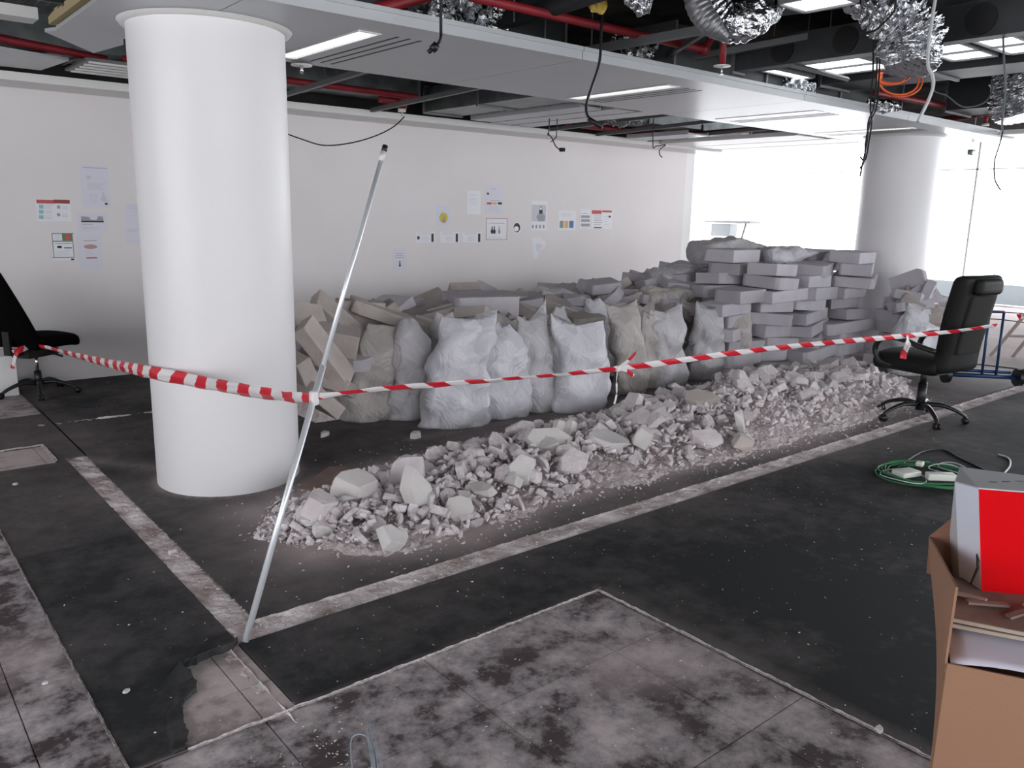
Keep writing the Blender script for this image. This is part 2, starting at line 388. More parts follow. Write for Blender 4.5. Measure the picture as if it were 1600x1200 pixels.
def carpet(name, x0, y0, x1, y1, res, thick=.006, label=None):
    nx = max(1, int((x1-x0)/res)); ny = max(1, int((y1-y0)/res)); v = []; f = []
    for j in range(ny+1):
        for i in range(nx+1):
            v.append((x0+(x1-x0)*i/nx, y0+(y1-y0)*j/ny, 0.0))
    for j in range(ny):
        for i in range(nx): a = j*(nx+1)+i; f.append((a, a+1, a+nx+2, a+nx+1))
    nv = len(v)
    # skirt down to the tiles
    ring = [i for i in range(nx+1)]+[(j*(nx+1)+nx) for j in range(1, ny+1)]+[ny*(nx+1)+i for i in range(nx-1, -1, -1)]+[j*(nx+1) for j in range(ny-1, 0, -1)]
    low = []
    for i in ring: low.append(len(v)); v.append((v[i][0], v[i][1], -.012))
    for k in range(len(ring)): k2 = (k+1) % len(ring); f.append((ring[k2], ring[k], low[k], low[k2]))
    me = bpy.data.meshes.new(name); me.from_pydata(v, [], f)
    at = me.attributes.new('dust', 'FLOAT', 'POINT'); at.data.foreach_set('value', [dust(p[0], p[1]) for p in v])
    o = link(name, me, M_carpet, fl)
    if label: o['label'] = label
    return o
carpet('carpet_sheet', 1.135, 2.915, 17.4, 8.235, .045)
carpet('carpet_sheet', 10.25, 8.235, 17.4, 15.0, .2)
carpet('carpet_sheet', 2.405, 2.275, 17.4, 2.775, .06)
carpet('carpet_sheet', 1.015, 2.275, 2.405, 2.775, .03)
carpet('carpet_sheet', 2.405, -4.5, 17.4, 2.275, .1)
carpet('carpet_sheet', .96, 5.64, 1.135, 7.0, .05)
carpet('carpet_sheet', .50, 6.06, .96, 7.0, .05)
carpet('carpet_sheet', -4.4, 6.06, .50, 7.0, .15)
carpet('carpet_sheet', -4.4, 5.59, -1.2, 6.06, .15)
carpet('carpet_sheet', 1.13, 5.64, 1.14, 8.235, .05)
# strip of carpet with the torn corner
def torn():
    rip = [(1.015, 2.79), (.98, 2.755), (.90, 2.752), (.84, 2.735), (.79, 2.742), (.783, 2.70), (.805, 2.66), (.80, 2.61), (.782, 2.565), (.74, 2.53), (.715, 2.50), (.708, 2.46), (.69, 2.40), (.683, 2.34), (.662, 2.30), (.66, 2.275)]
    rnd = random.Random(4); P = []
    for i in range(len(rip)-1):
        for k in range(4):
            t = k/4; j = .005 if (i or k) else 0
            P.append((rip[i][0]+(rip[i+1][0]-rip[i][0])*t+rnd.uniform(-j, j), rip[i][1]+(rip[i+1][1]-rip[i][1])*t+rnd.uniform(-j, j)))
    P.append(rip[-1])
    v = []; f = []
    # rows from the straight left edge to the torn right edge
    rows = [(x, y) for x, y in P][::-1]
    ys = [y for x, y in rows]
    n = 14
    for jr, (x, y) in enumerate(rows):
        for i in range(n+1):
            t = i/n; z = 0
            if t > .75: z = .010*((t-.75)/.25)*(.5+.5*math.sin(y*40))+ (.022*((t-.75)/.25)**2 if y > 2.66 else .004)
            yl = 2.275+(2.79-2.275)*jr/(len(rows)-1); k_ = max(0, (t-.5)/.5)
            v.append((.5+(x-.5)*t, yl*(1-k_)+y*k_, z))
    for j in range(len(rows)-1):
        for i in range(n): a = j*(n+1)+i; f.append((a, a+1, a+n+2, a+n+1))
    base = len(v)
    for (x, y) in rows: v.append((x-.002, y, -.012))
    for j in range(len(rows)-1): f.append((j*(n+1)+n, base+j, base+j+1, (j+1)*(n+1)+n))
    # straight part above
    b2 = len(v); ny = 60
    for j in range(ny+1):
        y = 2.79+(5.59-2.79)*j/ny; v += [(.5, y, -.012)]+[(.5+.515*i/12, y, 0) for i in range(13)]+[(1.015, y, -.012)]
    for j in range(ny):
        for i in range(14): a = b2+j*15+i; f.append((a, a+1, a+16, a+15))
    b3 = len(v)
    v += [(.5, 2.275, 0), (.5, 2.275, -.012), (.66, 2.275, -.012), (.66, 2.275, 0)]; f.append((b3, b3+1, b3+2, b3+3))
    me = bpy.data.meshes.new('carpet_sheet'); me.from_pydata(v, [], f)
    at = me.attributes.new('dust', 'FLOAT', 'POINT'); at.data.foreach_set('value', [dust(p[0], p[1]) for p in v])
    o = link('carpet_sheet', me, M_carpet, fl); o['label'] = 'strip of dark carpet with a torn ragged corner'
torn()
# bare raised-floor tiles, each its own piece
rt = random.Random(9)
def tiles(regions):
    for (x0, y0, x1, y1, pink) in regions:
        i0 = math.floor((x0-.3)/.6); j0 = math.floor((y0-2.48)/.6)
        i = i0
        while .3+.6*i < x1:
            j = j0
            while 2.48+.6*j < y1:
                a, b = max(x0, .3+.6*i), min(x1, .9+.6*i); c, d = max(y0, 2.48+.6*j), min(y1, 3.08+.6*j)
                if b-a > .03 and d-c > .03:
                    g = .0022; h = -.0035-rt.random()*.0015
                    mb = MB().box((a+g, c+g, -.012), (b-g, d-g, h))
                    me = bpy.data.meshes.new('floor_tile'); me.from_pydata(mb.v, [], mb.f)
                    at = me.attributes.new('pink', 'FLOAT', 'POINT'); at.data.foreach_set('value', [pink]*8)
                    link('floor_tile', me, M_tile, fl)
                j += 1
            i += 1
tiles([(.55, 2.275, 1.012, 2.78, .75), (-1.2, 2.28, .498, 5.59, .0), (-1.2, .0, 2.40, 2.27, .05), (-1.2, 5.60, .955, 6.05, .9), (-.6, 7.0, 1.125, 8.235, .35)])

# mortar left in the tracks of the removed partition: rough low ribbons
def ribbon(name, a, b, w, seed, res=.012, zt=.006, zb=-.010):
    a = Vector(a); b = Vector(b); L = (b-a).length; t = (b-a)/L; nrm = Vector((-t.y, t.x, 0)); res = max(res, L/900)
    n = int(L/res); mw = 7; v = []; f = []
    for i in range(n+1):
        for k in range(mw+1):
            s = (k/mw-.5)*w; p = a+t*(L*i/n)+nrm*s
            e = min(k, mw-k)/mw*2
            z = zb+zt*(.5+noise.noise(p*14+Vector((seed, 0, 0)))*1.1+.6*noise.noise(p*45))*(1.4 if e > .2 else .9)
            z += .007 if k == mw else 0
            if k in (0, mw): p = p+nrm*.004*noise.noise(p*30)
            v.append((p.x, p.y, max(-.011, z)))
    for i in range(n):
        for k in range(mw): q = i*(mw+1)+k; f.append((q, q+mw+1, q+mw+2, q+1))
    me = bpy.data.meshes.new(name); me.from_pydata(v, [], f); me.polygons.foreach_set('use_smooth', [True]*len(f))
    o = link(name, me, M_mortar, fl); return o
ribbon('mortar_strip', (1.0, 2.845, 0), (13.0, 2.845, 0), .135, 3)
ribbon('mortar_strip', (1.075, 2.9, 0), (1.075, 5.64, 0), .118, 7)
ribbon('mortar_strip', (1.03, 6.62, .004), (1.85, 6.58, .004), .035, 11, zt=.012)
ribbon('mortar_strip', (.955, 2.78, 0), (.955, 2.2, 0), .04, 12)

# ================================================================== RUBBLE
R = random.Random(21)
def shard_mesh(seed, dims, n=13, name='rubble_chunk', broken=True):
    r = random.Random(seed); bm = bmesh.new(); pts = []
    sx, sy, sz = dims
    # broken slab: two flat faces with an irregular outline, edges ragged
    k = r.randint(5, 7); ph = r.random()*6
    for i in range(k):
        a = ph+2*PI*(i+r.uniform(-.3, .3))/k; rr = r.uniform(.72, 1.05)
        x, y = sx/2*rr*math.cos(a), sy/2*rr*math.sin(a)
        t = r.uniform(-.25, .25)
        pts.append((x, y, sz/2*r.uniform(.85, 1))); pts.append((x*(1+t)+r.uniform(-.1, .1)*sx, y*(1+t)+r.uniform(-.1, .1)*sy, -sz/2*r.uniform(.85, 1)))
        if r.random() < .5: pts.append((x*1.12, y*1.12, r.uniform(-.2, .2)*sz))
    for p in pts: bm.verts.new(p)
    res = bmesh.ops.convex_hull(bm, input=bm.verts)
    bmesh.ops.delete(bm, geom=[e for e in res['geom_unused'] if isinstance(e, bmesh.types.BMVert)], context='VERTS')
    bmesh.ops.dissolve_limit(bm, angle_limit=.12, verts=bm.verts, edges=bm.edges)
    bmesh.ops.bevel(bm, geom=bm.edges[:], offset=min(dims)*.045, segments=1, affect='EDGES')
    bmesh.ops.triangulate(bm, faces=bm.faces)
    bmesh.ops.recalc_face_normals(bm, faces=bm.faces)
    me = bpy.data.meshes.new(name); bm.to_mesh(me); bm.free(); return me
small = [shard_mesh(100+i, (1, R.uniform(.55, .95), R.uniform(.20, .45))) for i in range(14)]
for me in small: me.materials.append(M_chunk)
chunkw = []
for i in range(4):
    me = shard_mesh(150+i, (1, R.uniform(.65, .95), R.uniform(.25, .4))); me.materials.append(M_chunkw); chunkw.append(me)

# bed of fines under the ridge
def bed(name, x0, x1, y0, y1, hf, res, material, amp=.02, cut=-.002, label=None, cat=None):
    nx = int((x1-x0)/res); ny = int((y1-y0)/res); v = []; f = []; ok = []
    for j in range(ny+1):
        for i in range(nx+1):
            x = x0+(x1-x0)*i/nx; y = y0+(y1-y0)*j/ny; p = Vector((x, y, 0))
            h = hf(x, y)
            h2 = h+amp*(noise.noise(p*18)*.6+noise.noise(p*41)*.5) if h > .0 else h+.25*amp*noise.noise(p*20)
            ok.append(h > cut); v.append((x, y, max(h2, -.005)))
    for j in range(ny):
        for i in range(nx):
            a = j*(nx+1)+i; q = (a, a+1, a+nx+2, a+nx+1)
            if any(ok[k] for k in q): f.append(q)
    me = bpy.data.meshes.new(name); me.from_pydata(v, [], f); bm = bmesh.new(); bm.from_mesh(me)
    bmesh.ops.delete(bm, geom=[x for x in bm.verts if not x.link_faces], context='VERTS'); bm.to_mesh(me); bm.free()
    o = link(name, me, material); tag(o, label, cat, kind='stuff'); return o
def rn(x, y): return ridge(x, y)+.035*noise.noise(Vector((x*2.3, y*2.3, 0)))
bed('rubble_fines', 1.4, 8.4, 2.9, 5.0, lambda x, y: rn(x, y)-(.045*min(1, max(0, rn(x, y)/.08))), .026, M_gravel, .022, label='pale plaster dust and grit lying under the low ridge of broken chunks', cat='rubble')

# gravel: too many small bits to count, one object
def scatter_mesh(name, items, meshes, material, label, cat, group=None):
    V = []; Fc = []; off = 0
    base = []
    for me in meshes:
        a = np.zeros(len(me.vertices)*3); me.vertices.foreach_get('co', a); base.append((a.reshape(-1, 3), [tuple(p.vertices) for p in me.polygons]))
    for (k, loc, rot, s) in items:
        a, fs = base[k]; Rm = np.array(Euler(rot).to_matrix()); q = (a*np.array(s))@Rm.T+np.array(loc)
        V.append(q); Fc += [tuple(i+off for i in t) for t in fs]; off += len(a)
    me = bpy.data.meshes.new(name); me.from_pydata(np.vstack(V).tolist(), [], Fc)
    o = link(name, me, material); tag(o, label, cat, group, 'stuff'); return o
tiny = []
for i in range(6):
    bm = bmesh.new(); r = random.Random(i+50)
    for k in range(8): bm.verts.new((r.uniform(-.5, .5), r.uniform(-.4, .4), r.uniform(-.28, .28)))
    res = bmesh.ops.convex_hull(bm, input=bm.verts)
    bmesh.ops.delete(bm, geom=[e for e in res['geom_unused'] if isinstance(e, bmesh.types.BMVert)], context='VERTS')
    bmesh.ops.recalc_face_normals(bm, faces=bm.faces)
    me = bpy.data.meshes.new('grit'); bm.to_mesh(me); bm.free(); tiny.append(me)
items = []
while len(items) < 9000:
    x = R.uniform(1.45, 8.3); q = R.gauss(0, .62); y = rid_c(x)+q*rid_w(x)
    if x > 4.5 and R.random() < .35: continue
    if rid_w(x) < .02 or abs(q) > 1.12+R.random()*.12: continue
    h = max(rn(x, y), 0); s = R.uniform(.012, .032) if R.random() < .75 else R.uniform(.03, .06)
    if abs(q) > .95: s *= .6
    items.append((R.randrange(6), (x, y, h+s*.1), (R.uniform(-1, 1), R.uniform(-1, 1), R.uniform(0, 6)), (s, s, s)))
scatter_mesh('rubble_grit', items, tiny, M_chunk, 'small plaster crumbs and grit spread over the low ridge of rubble', 'rubble')

def put(me, loc, rot, s, name='rubble_chunk'):
    o = bpy.data.objects.new(name, me); COL.objects.link(o); o.location = loc; o.rotation_euler = rot; o.scale = s; return o
# the chunks that can be told apart
named = [ # px, py, size(x,y,z), rot, material, label
 (556, 760, (.24, .18, .13), (.35, .1, .3), 'w', 'largest pale squarish lump of plaster block at the left end of the rubble'),
 (656, 775, (.36, .16, .08), (1.2, 1.1, .55), 'w', 'tall narrow cream slab standing on end in the rubble'),
 (636, 738, (.26, .22, .07), (.9, -.25, .2), 'c', 'tilted beige slab leaning behind the tall upright cream slab'),
 (613, 838, (.21, .14, .06), (.75, .3, .8), 'w', 'pointed slab propped at the front edge of the rubble, left end'),
 (482, 800, (.15, .12, .09), (.9, .3, .3), 'w', 'pale wedge of plaster nearest the foot of the leaning pole'),
 (815, 735, (.22, .20, .07), (.75, -.45, .5), 'w', 'square pale slab tilted on one corner at the front of the ridge'),
 (858, 687, (.30, .22, .06), (.85, .15, .1), 'w', 'broad pale slab lying against the crest of the ridge'),
 (950, 684, (.34, .22, .045), (.25, .2, .1), 'w', 'flat cream slab with a broken notched edge on the ridge'),
 (1004, 683, (.18, .14, .13), (.4, .3, .7), 'w', 'bright white chunk with a fresh broken face mid ridge'),
 (998, 655, (.26, .17, .05), (.8, -.2, -.6), 'c', 'grey triangular slab on the crest of the ridge'),
 (1090, 624, (.34, .18, .09), (.6, 0, .2), 'b', 'beige curved fragment on the crest below the sacks'),
 (1103, 684, (.25, .16, .06), (.7, .1, -.1), 'c', 'oblong grey slab on the front slope of the ridge'),
 (1156, 660, (.26, .20, .06), (1.2, .9, .9), 'w', 'thin slab on edge with a bright side near the middle of the ridge'),
 (720, 795, (.18, .16, .05), (.8, .2, -.3), 'w', 'flat squarish shard on the front slope, right of the upright slab'),
 (1160, 691, (.16, .12, .10), (.3, .4, .2), 'b', 'rounded beige lump at the front foot of the ridge'),
 (500, 790, (.20, .16, .12), (.5, .2, .9), 'c', 'grey corner piece behind the pale wedge at the left end'),
]
for i, (px, py, sz, rot, mk, lb) in enumerate(named):
    # height on the ridge where the ray meets it
    for s in range(400):
        p = CAM+ray(px, py)*(2+s*.02)
        if p.z <= max(rn(p.x, p.y), 0)+sz[2]*.5+.02: break
    me = shard_mesh(300+i, sz); me.materials.append({'w': M_chunkw, 'c': M_chunk, 'b': M_blockb}[mk])
    rot = (rot[0], rot[1], rot[2]-.6)
    o = put(me, p, rot, (1, 1, 1)); tag(o, lb, 'rubble')
cnt = 0; taken = []
while cnt < 284:
    x = R.uniform(1.7, 8.0) if cnt % 5 else R.uniform(1.8, 3.2); q = R.uniform(-.9, .6)
    y = rid_c(x)+q*rid_w(x); h = max(rn(x, y), 0)
    big = R.random(); s = R.uniform(.11, .19) if big < .62 else R.uniform(.18, .28)
    s *= (1.0-.22*abs(q))
    if q < -.6: s = R.uniform(.06, .11)
    if x < 2.6: s = min(s, .15)*R.uniform(.75, 1)
    if any((x-a)**2+(y-b)**2 < (.38*(s+c))**2*.75 for a, b, c in taken) and R.random() < .96: continue
    taken.append((x, y, s))
    me = small[R.randrange(14)] if R.random() < .78 else chunkw[R.randrange(4)]
    o = put(me, (x, y, h+s*.16), (R.gauss(0, .65)+.25, R.gauss(0, .6), R.uniform(0, 6.3)), (s, s, s*R.uniform(.7, 1.2)))
    zn = ('at the left end of the ridge, near the leaning pole' if x < 3.0 else 'in the part of the ridge before the white sacks' if x < 5.2 else 'in the part of the ridge before the block stacks' if x < 6.9 else 'at the far end of the ridge behind the office chair')
    tag(o, 'loose plaster fragment '+zn, 'rubble', 'fragments '+zn); cnt += 1
items = []
while len(items) < 1500:
    x = R.uniform(1.6, 8.1); q = R.gauss(-.1, .5)
    if abs(q) > .95: continue
    y = rid_c(x)+q*rid_w(x); h = max(rn(x, y), 0); s = R.uniform(.045, .10)*(1-.35*abs(q))
    items.append((R.randrange(14), (x, y, h+s*.22), (R.gauss(0, .6), R.gauss(0, .6), R.uniform(0, 6)), (s, s, s)))
scatter_mesh('rubble_shards', items, small, M_chunk, 'fist-sized plaster shards packed between the larger fragments of the low ridge', 'rubble')
# crumbs strewn over carpet and tiles
items = []
for k in range(1500):
    x = R.uniform(-.8, 9); y = R.uniform(.3, 8)
    if R.random() < .5: x = R.uniform(0, 4.5); y = R.uniform(.4, 3.6)
    s = R.choice([.003, .003, .004, .004, .004, .005, .006, .007, .009])
    items.append((R.randrange(6), (x, y, .001), (R.uniform(-.3, .3), R.uniform(-.3, .3), R.uniform(0, 6)), (s*1.3, s, s*.8)))
for k in range(900):   # denser around the ridge and in front of the sacks
    x = R.uniform(1.4, 8); y = rid_c(x)+R.choice([-1, 1])*(rid_w(x)+abs(R.gauss(0, .22)))
    s = R.choice([.004, .006, .006, .009, .014])
    items.append((R.randrange(6), (x, y, .002), (R.uniform(-.3, .3), R.uniform(-.3, .3), R.uniform(0, 6)), (s*1.3, s, s*.7)))
for k in range(500):
    x = .99+R.uniform(-.02, .04) if R.random() < .3 else R.uniform(.1, 2.4); y = R.uniform(1, 2.3)
    s = R.choice([.004, .005, .007, .009])
    items.append((R.randrange(6), (x, y, -.002), (0, 0, R.uniform(0, 6)), (s*1.3, s, s*.8)))
for k in range(700):   # in the mortar tracks
    if R.random() < .7: x = 1.1+abs(R.gauss(0, 3)); y = 2.845+R.uniform(-.06, .06)
    else: x = 1.09+R.uniform(-.04, .045); y = R.uniform(2.9, 5.6)
    s = R.choice([.005, .007, .010, .013]); items.append((R.randrange(6), (x, y, -.003), (R.uniform(-.4, .4), .2, R.uniform(0, 6)), (s*1.3, s, s*.6)))
items = [i for i in items if math.hypot(i[1][0]-1.734, i[1][1]-4.743) > .44 and not (i[1][1] > 5.3 and i[1][0] > 2.6)]
scatter_mesh('plaster_crumbs', items, tiny, M_crumb, 'tiny white plaster crumbs scattered over the dark carpet and bare tiles', 'debris')
for px, py, s, lb in [(1374, 1141, .040, 'white rectangular chip on the edge of the bare patch near the cardboard box'), (197, 1081, .030, 'small white triangular chip on the torn carpet strip'),
        (650, 682, .13, 'lone flat plaster flake on dark carpet before the sacks'), (508, 680, .10, 'small plaster piece beside the near column foot, behind the pole'),
        (24, 757, .035, 'pale chip on the carpet at the left of the long mortar track'), (269, 862, .05, 'cream crumb lying loose inside the left mortar track'), (70, 1068, .028, 'white chip on the dirty tiles at the left edge')]:
    p = atz(px, py, .005); o = put(shard_mesh(int(px), (1, .6, .35)), p+Vector((0, 0, s*.1)), (.05, .05, .5), (s, s, s)); o.data.materials.append(M_chunkw); o.name = 'plaster_chip'; tag(o, lb, 'debris')
# brown board lying flat behind the ridge
pts = [atz(464, 764, .01), atz(515, 729, .01), atz(615, 733, .01), atz(612, 775, .01)]
o = MB().prism([(p.x, p.y) for p in pts], .001, .013).build('hardboard_sheet', M_board); tag(o, 'flat brown board lying on the carpet behind the left end of the rubble', 'board')

# ================================================================== SACKS
def sack_mesh(seed, wd, dp, h, topw=.9, topd=.06, lean=(0, 0), ear=.05, lump=.05, droop=0.0):
    n, rows = 56, 44; v = []; f = []; o3 = Vector((seed*7.3, seed*3.1, 0))
    for j in range(rows+1):
        t = j/rows
        z = h*t
        prof = (.88+.12*math.sin(min(t/.22, 1)*PI/2)) if t < .22 else 1-.14*((t-.22)/.78)
        k = max(0, (t-.62)/.38)
        ww = prof*(1-k)+k*topw*(1 if k < 1 else 1); ww = prof*(1-k**1.4)+topw*k**1.4
        dd = prof*(1-k**1.2)+topd*k**1.2
        for i in range(n):
            a = 2*PI*i/n; c, s = math.cos(a), math.sin(a)
            e = .75
            x = math.copysign(abs(c)**e, c)*wd/2*ww; y = math.copysign(abs(s)**e, s)*dp/2*dd
            p = Vector((x, y, z))
            d1 = noise.voronoi(p*5.2+o3)[0]
            l = lump*(1-.75*k)*((.42-d1[0])*1.5)+ .022*noise.noise(p*6+o3) + .010*noise.noise(p*17+o3)
            l += .028*noise.noise(Vector((x*2.5, y*2.5, z*5))+o3)
            nrm = Vector((x, y, 0)); nrm = nrm.normalized() if nrm.length > 1e-5 else Vector()
            q = p+nrm*l
            if t > .85: q.z += ear*1.5*max(0, c*(1 if seed % 2 else -1))**4*((t-.85)/.15) - .03*(1-abs(c))*((t-.85)/.15)+.02*noise.noise(Vector((c*2, 0, seed*9.1)))*((t-.85)/.15)
            if t < .14: q.x += math.copysign(1, c)*.045*abs(c)**6*(1-t/.14); q.y -= .0
            b = t*t
            q.x += lean[0]*b; q.y += lean[1]*b+droop*max(0, t-.75)*1.5
            v.append(q)
    for j in range(rows):
        for i in range(n): f.append((j*n+i, j*n+(i+1) % n, (j+1)*n+(i+1) % n, (j+1)*n+i))
    f.append(tuple(range(n-1, -1, -1)))
    f.append(tuple(rows*n+i for i in range(n)))
    me = bpy.data.meshes.new('rubble_sack'); me.from_pydata([tuple(p) for p in v], [], f); me.polygons.foreach_set('use_smooth', [True]*len(f)); return me
def sack(px, py, wd, h, seed, M, label, rz=-.35, dp=None, z0=0.0, Y=None, rot=(0, 0), **k):
    p = atz(px, py, z0) if Y is None else aty(px, py, Y)
    dp = dp or wd*.68
    fwd = Vector((.64, .77, 0))
    if Y is None: p = p+fwd*dp*.45
    me = sack_mesh(seed, wd, dp, h, **k); me.materials.append(M)
    o = bpy.data.objects.new('rubble_sack', me); COL.objects.link(o); o.location = (p.x, p.y, z0 if Y is None else p.z); o.rotation_euler = (rot[0], rot[1], rz)
    return tag(o, label, 'sack', 'sacks of rubble')
SG = [
 (570, 660, .42, .74, 1, M_sackb, 'leftmost front sack, dusty beige, leaning right', dict(lean=(.20, .02), ear=.07, topw=.88)),
 (640, 657, .40, .80, 2, M_sackg, 'grey-white sack with a twisted peaked top, second from the left', dict(topw=.10, ear=0, lean=(-.03, 0), topd=.10)),
 (704, 672, .50, .83, 3, M_sackw, 'large bright white sack standing furthest forward, with a square top', dict(lean=(.15, .04), ear=.03, topw=.88, lump=.06)),
 (786, 656, .44, .74, 4, M_sackw, 'white sack with narrow top, just right of the furthest forward sack', dict(topw=.22, lean=(-.02, 0), ear=.02)),
 (842, 645, .34, .78, 5, M_sackg, 'slim grey-white sack with one pointed corner, left of the wide square sack', dict(lean=(-.10, .02), ear=.10, topw=.8)),
 (910, 647, .46, .74, 6, M_sackw, 'wide square-shouldered white sack left of the knot in the tape', dict(lean=(-.06, .02), ear=.05, topw=1.05, lump=.045)),
 (985, 618, .34, .82, 7, M_sackb, 'tall beige sack half hidden behind the wide square sack', dict(lean=(-.12, .02), ear=.03)),
 (1016, 608, .26, .70, 8, M_sackb, 'narrow beige sack squeezed between two wider ones, right of the tape knot', dict(lean=(-.05, .0), ear=.02, topw=.6)),
 (1046, 607, .36, .74, 9, M_sackg, 'straight grey sack with a folded flat top, fourth from the block stacks', dict(lean=(-.06, .02), ear=.04, topw=1.0)),
 (1104, 595, .40, .72, 10, M_sackg, 'waisted grey sack with a pale torn patch, next to last before the block stacks', dict(lean=(.03, .0), ear=.05, topw=.9, lump=.07)),
 (1152, 589, .34, .68, 11, M_sackb, 'last front sack, pinched in the middle, beside the block stacks', dict(lean=(.02, .0), ear=.02, topw=.8, lump=.07)),
]
for px, py, wd, h, sd, M, lb, k in SG: sack(px, py, wd, h, sd, M, lb, **k)
# sacks of the second row and on top of the heap: pixel of the foot centre, plane Y
for px, py, Y, wd, h, sd, M, lb, k in [
 (694, 600, 5.45, .30, .60, 21, M_sackg, 'grey sack peeping out behind the furthest forward white sack', dict(topw=.5, ear=0)),
 (797, 598, 5.55, .38, .60, 22, M_sackb, 'short beige sack behind the narrow-topped white one', dict(topw=.8)),
 (870, 585, 5.6, .36, .66, 23, M_sackg, 'second row sack with a sharp peak behind the slim pointed sack', dict(topw=.3, ear=0, topd=.25)),
 (935, 580, 5.6, .38, .74, 24, M_sackw, 'second row white sack with a leaning pointed hood behind the wide square sack', dict(topw=.35, lean=(-.1, 0), ear=0, topd=.25)),
 (1000, 565, 5.55, .34, .60, 25, M_sackb, 'second row beige sack behind the tape knot', dict(topw=.8)),
 (1075, 560, 5.45, .36, .62, 26, M_sackb, 'shaded beige sack behind the waisted grey sack', dict(topw=.7)),
]:
    sack(px, py, wd, h, sd, M, lb, Y=Y, dp=wd*.7, **k)
# lying on the heap
def lying(px, py, Y, L, wd, seed, M, label, rz, tilt=.15):
    p = aty(px, py, Y); me = sack_mesh(seed, wd, wd*.62, L, topw=.75, topd=.3, lump=.05); me.materials.append(M)
    for v in me.vertices: v.co.z -= L/2
    o = bpy.data.objects.new('rubble_sack', me); COL.objects.link(o)
    o.matrix_world = Matrix.Translation(p) @ Matrix.Rotation(rz, 4, 'Z') @ Matrix.Rotation(PI/2-tilt, 4, 'Y') @ Matrix.Rotation(PI/2, 4, 'Z')
    tag(o, label, 'sack', 'sacks of rubble')
lying(1138, 392, 5.7, .80, .50, 31, M_sackg, 'big rounded grey sack crowning the heap below the work light', -.35, .1)
lying(1058, 430, 6.0, .62, .38, 32, M_sackg, 'crumpled grey sack on the heap just right of the wall end', -.2, .1)
lying(1048, 462, 5.7, .70, .36, 33, M_sackb, 'flattened beige sack below the crumpled one at the wall end', -.3, .05)
lying(1228, 398, 5.1, .50, .34, 34, M_sackw, 'rounded pale sack lying on top of the left tall block stack', -.5, .1)
lying(1285, 408, 5.05, .50, .32, 36, M_sackw, 'pale sack lying on top of the middle tall block stack', -.5, .1)
lying(858, 464, 6.5, .66, .36, 35, M_sackg, 'dusty sack lying flat on the heap against the wall, above the slim pointed sack', -.1, .05)
sack(1441, 588, .56, .76, 41, M_sackw, 'large bulging white sack behind the arm of the office chair', dp=.42, topw=.75, ear=0, lump=.05)
sack(1486, 574, .5, .80, 42, M_sackg, 'grey-white sack half hidden by the back of the office chair', dp=.4, topw=.8, ear=0)

# ================================================================== BLOCKS
def block_mesh(seed, L, D, H, chop=True):
    r = random.Random(seed); bm = bmesh.new(); pts = []
    for sx in (-1, 1):
        for sy in (-1, 1):
            c = r.uniform(.0, .22) if chop and r.random() < .55 else 0
            for sz in (-1, 1):
                if c > .04:
                    pts.append((sx*L/2*(1-c*r.uniform(.6, 1.1)), sy*D/2, sz*H/2)); pts.append((sx*L/2, sy*D/2*(1-c*r.uniform(1, 2)), sz*H/2))
                else: pts.append((sx*L/2*(1-r.uniform(0, .015)), sy*D/2, sz*H/2))
    for p in pts: bm.verts.new(p)
    res = bmesh.ops.convex_hull(bm, input=bm.verts)
    bmesh.ops.delete(bm, geom=[e for e in res['geom_unused'] if isinstance(e, bmesh.types.BMVert)], context='VERTS')
    bmesh.ops.dissolve_limit(bm, angle_limit=.03, verts=bm.verts, edges=bm.edges)
    bmesh.ops.bevel(bm, geom=bm.edges[:], offset=.0045, segments=1, affect='EDGES')
    bmesh.ops.recalc_face_normals(bm, faces=bm.faces)
    me = bpy.data.meshes.new('gypsum_block'); bm.to_mesh(me); bm.free(); return me
RB = random.Random(77)
blocks = []; blocksb = []
for i in range(14):
    me = block_mesh(i, RB.choice([.66, .56, .48, .40, .34]), RB.choice([.34, .40, .30]), .098); me.materials.append(M_block); blocks.append(me)
for i in range(8):
    me = block_mesh(40+i, RB.choice([.60, .46, .36, .30]), RB.choice([.30, .36, .26]), .098); me.materials.append(M_blockb); blocksb.append(me)
def heap_h(x, y):
    hx = lerp(x, [2.3, 2.6, 3.2, 5.0, 6.2, 6.9, 7.5, 8.2, 8.9, 9.4], [.35, .58, .66, .68, .70, .74, .98, 1.16, .95, .6])
    front = lerp(y, [5.0, 5.35, 6.0, 7.0, 8.2], [.15, .75, 1, .9, .72]) if x < 7 else lerp(y, [4.7, 5.1, 5.9, 7.0, 8.2], [.8, 1, 1, .7, .45])
    return hx*front
bed('debris_core', 2.7, 9.3, 5.1, 8.2, lambda x, y: (heap_h(x, y)-.24)*min(1, (x-2.7)*3, (9.35-x)*3, max(0, (y-5.55)*4) if x < 6.9 else 1)-.01, .09, M_gravel, .06, label='broken plaster filling the heap of blocks behind the row of sacks', cat='rubble')
ORD = ['topmost', 'second', 'third', 'fourth', 'fifth', 'sixth', 'seventh', 'eighth', 'ninth', 'tenth', 'eleventh', 'twelfth']
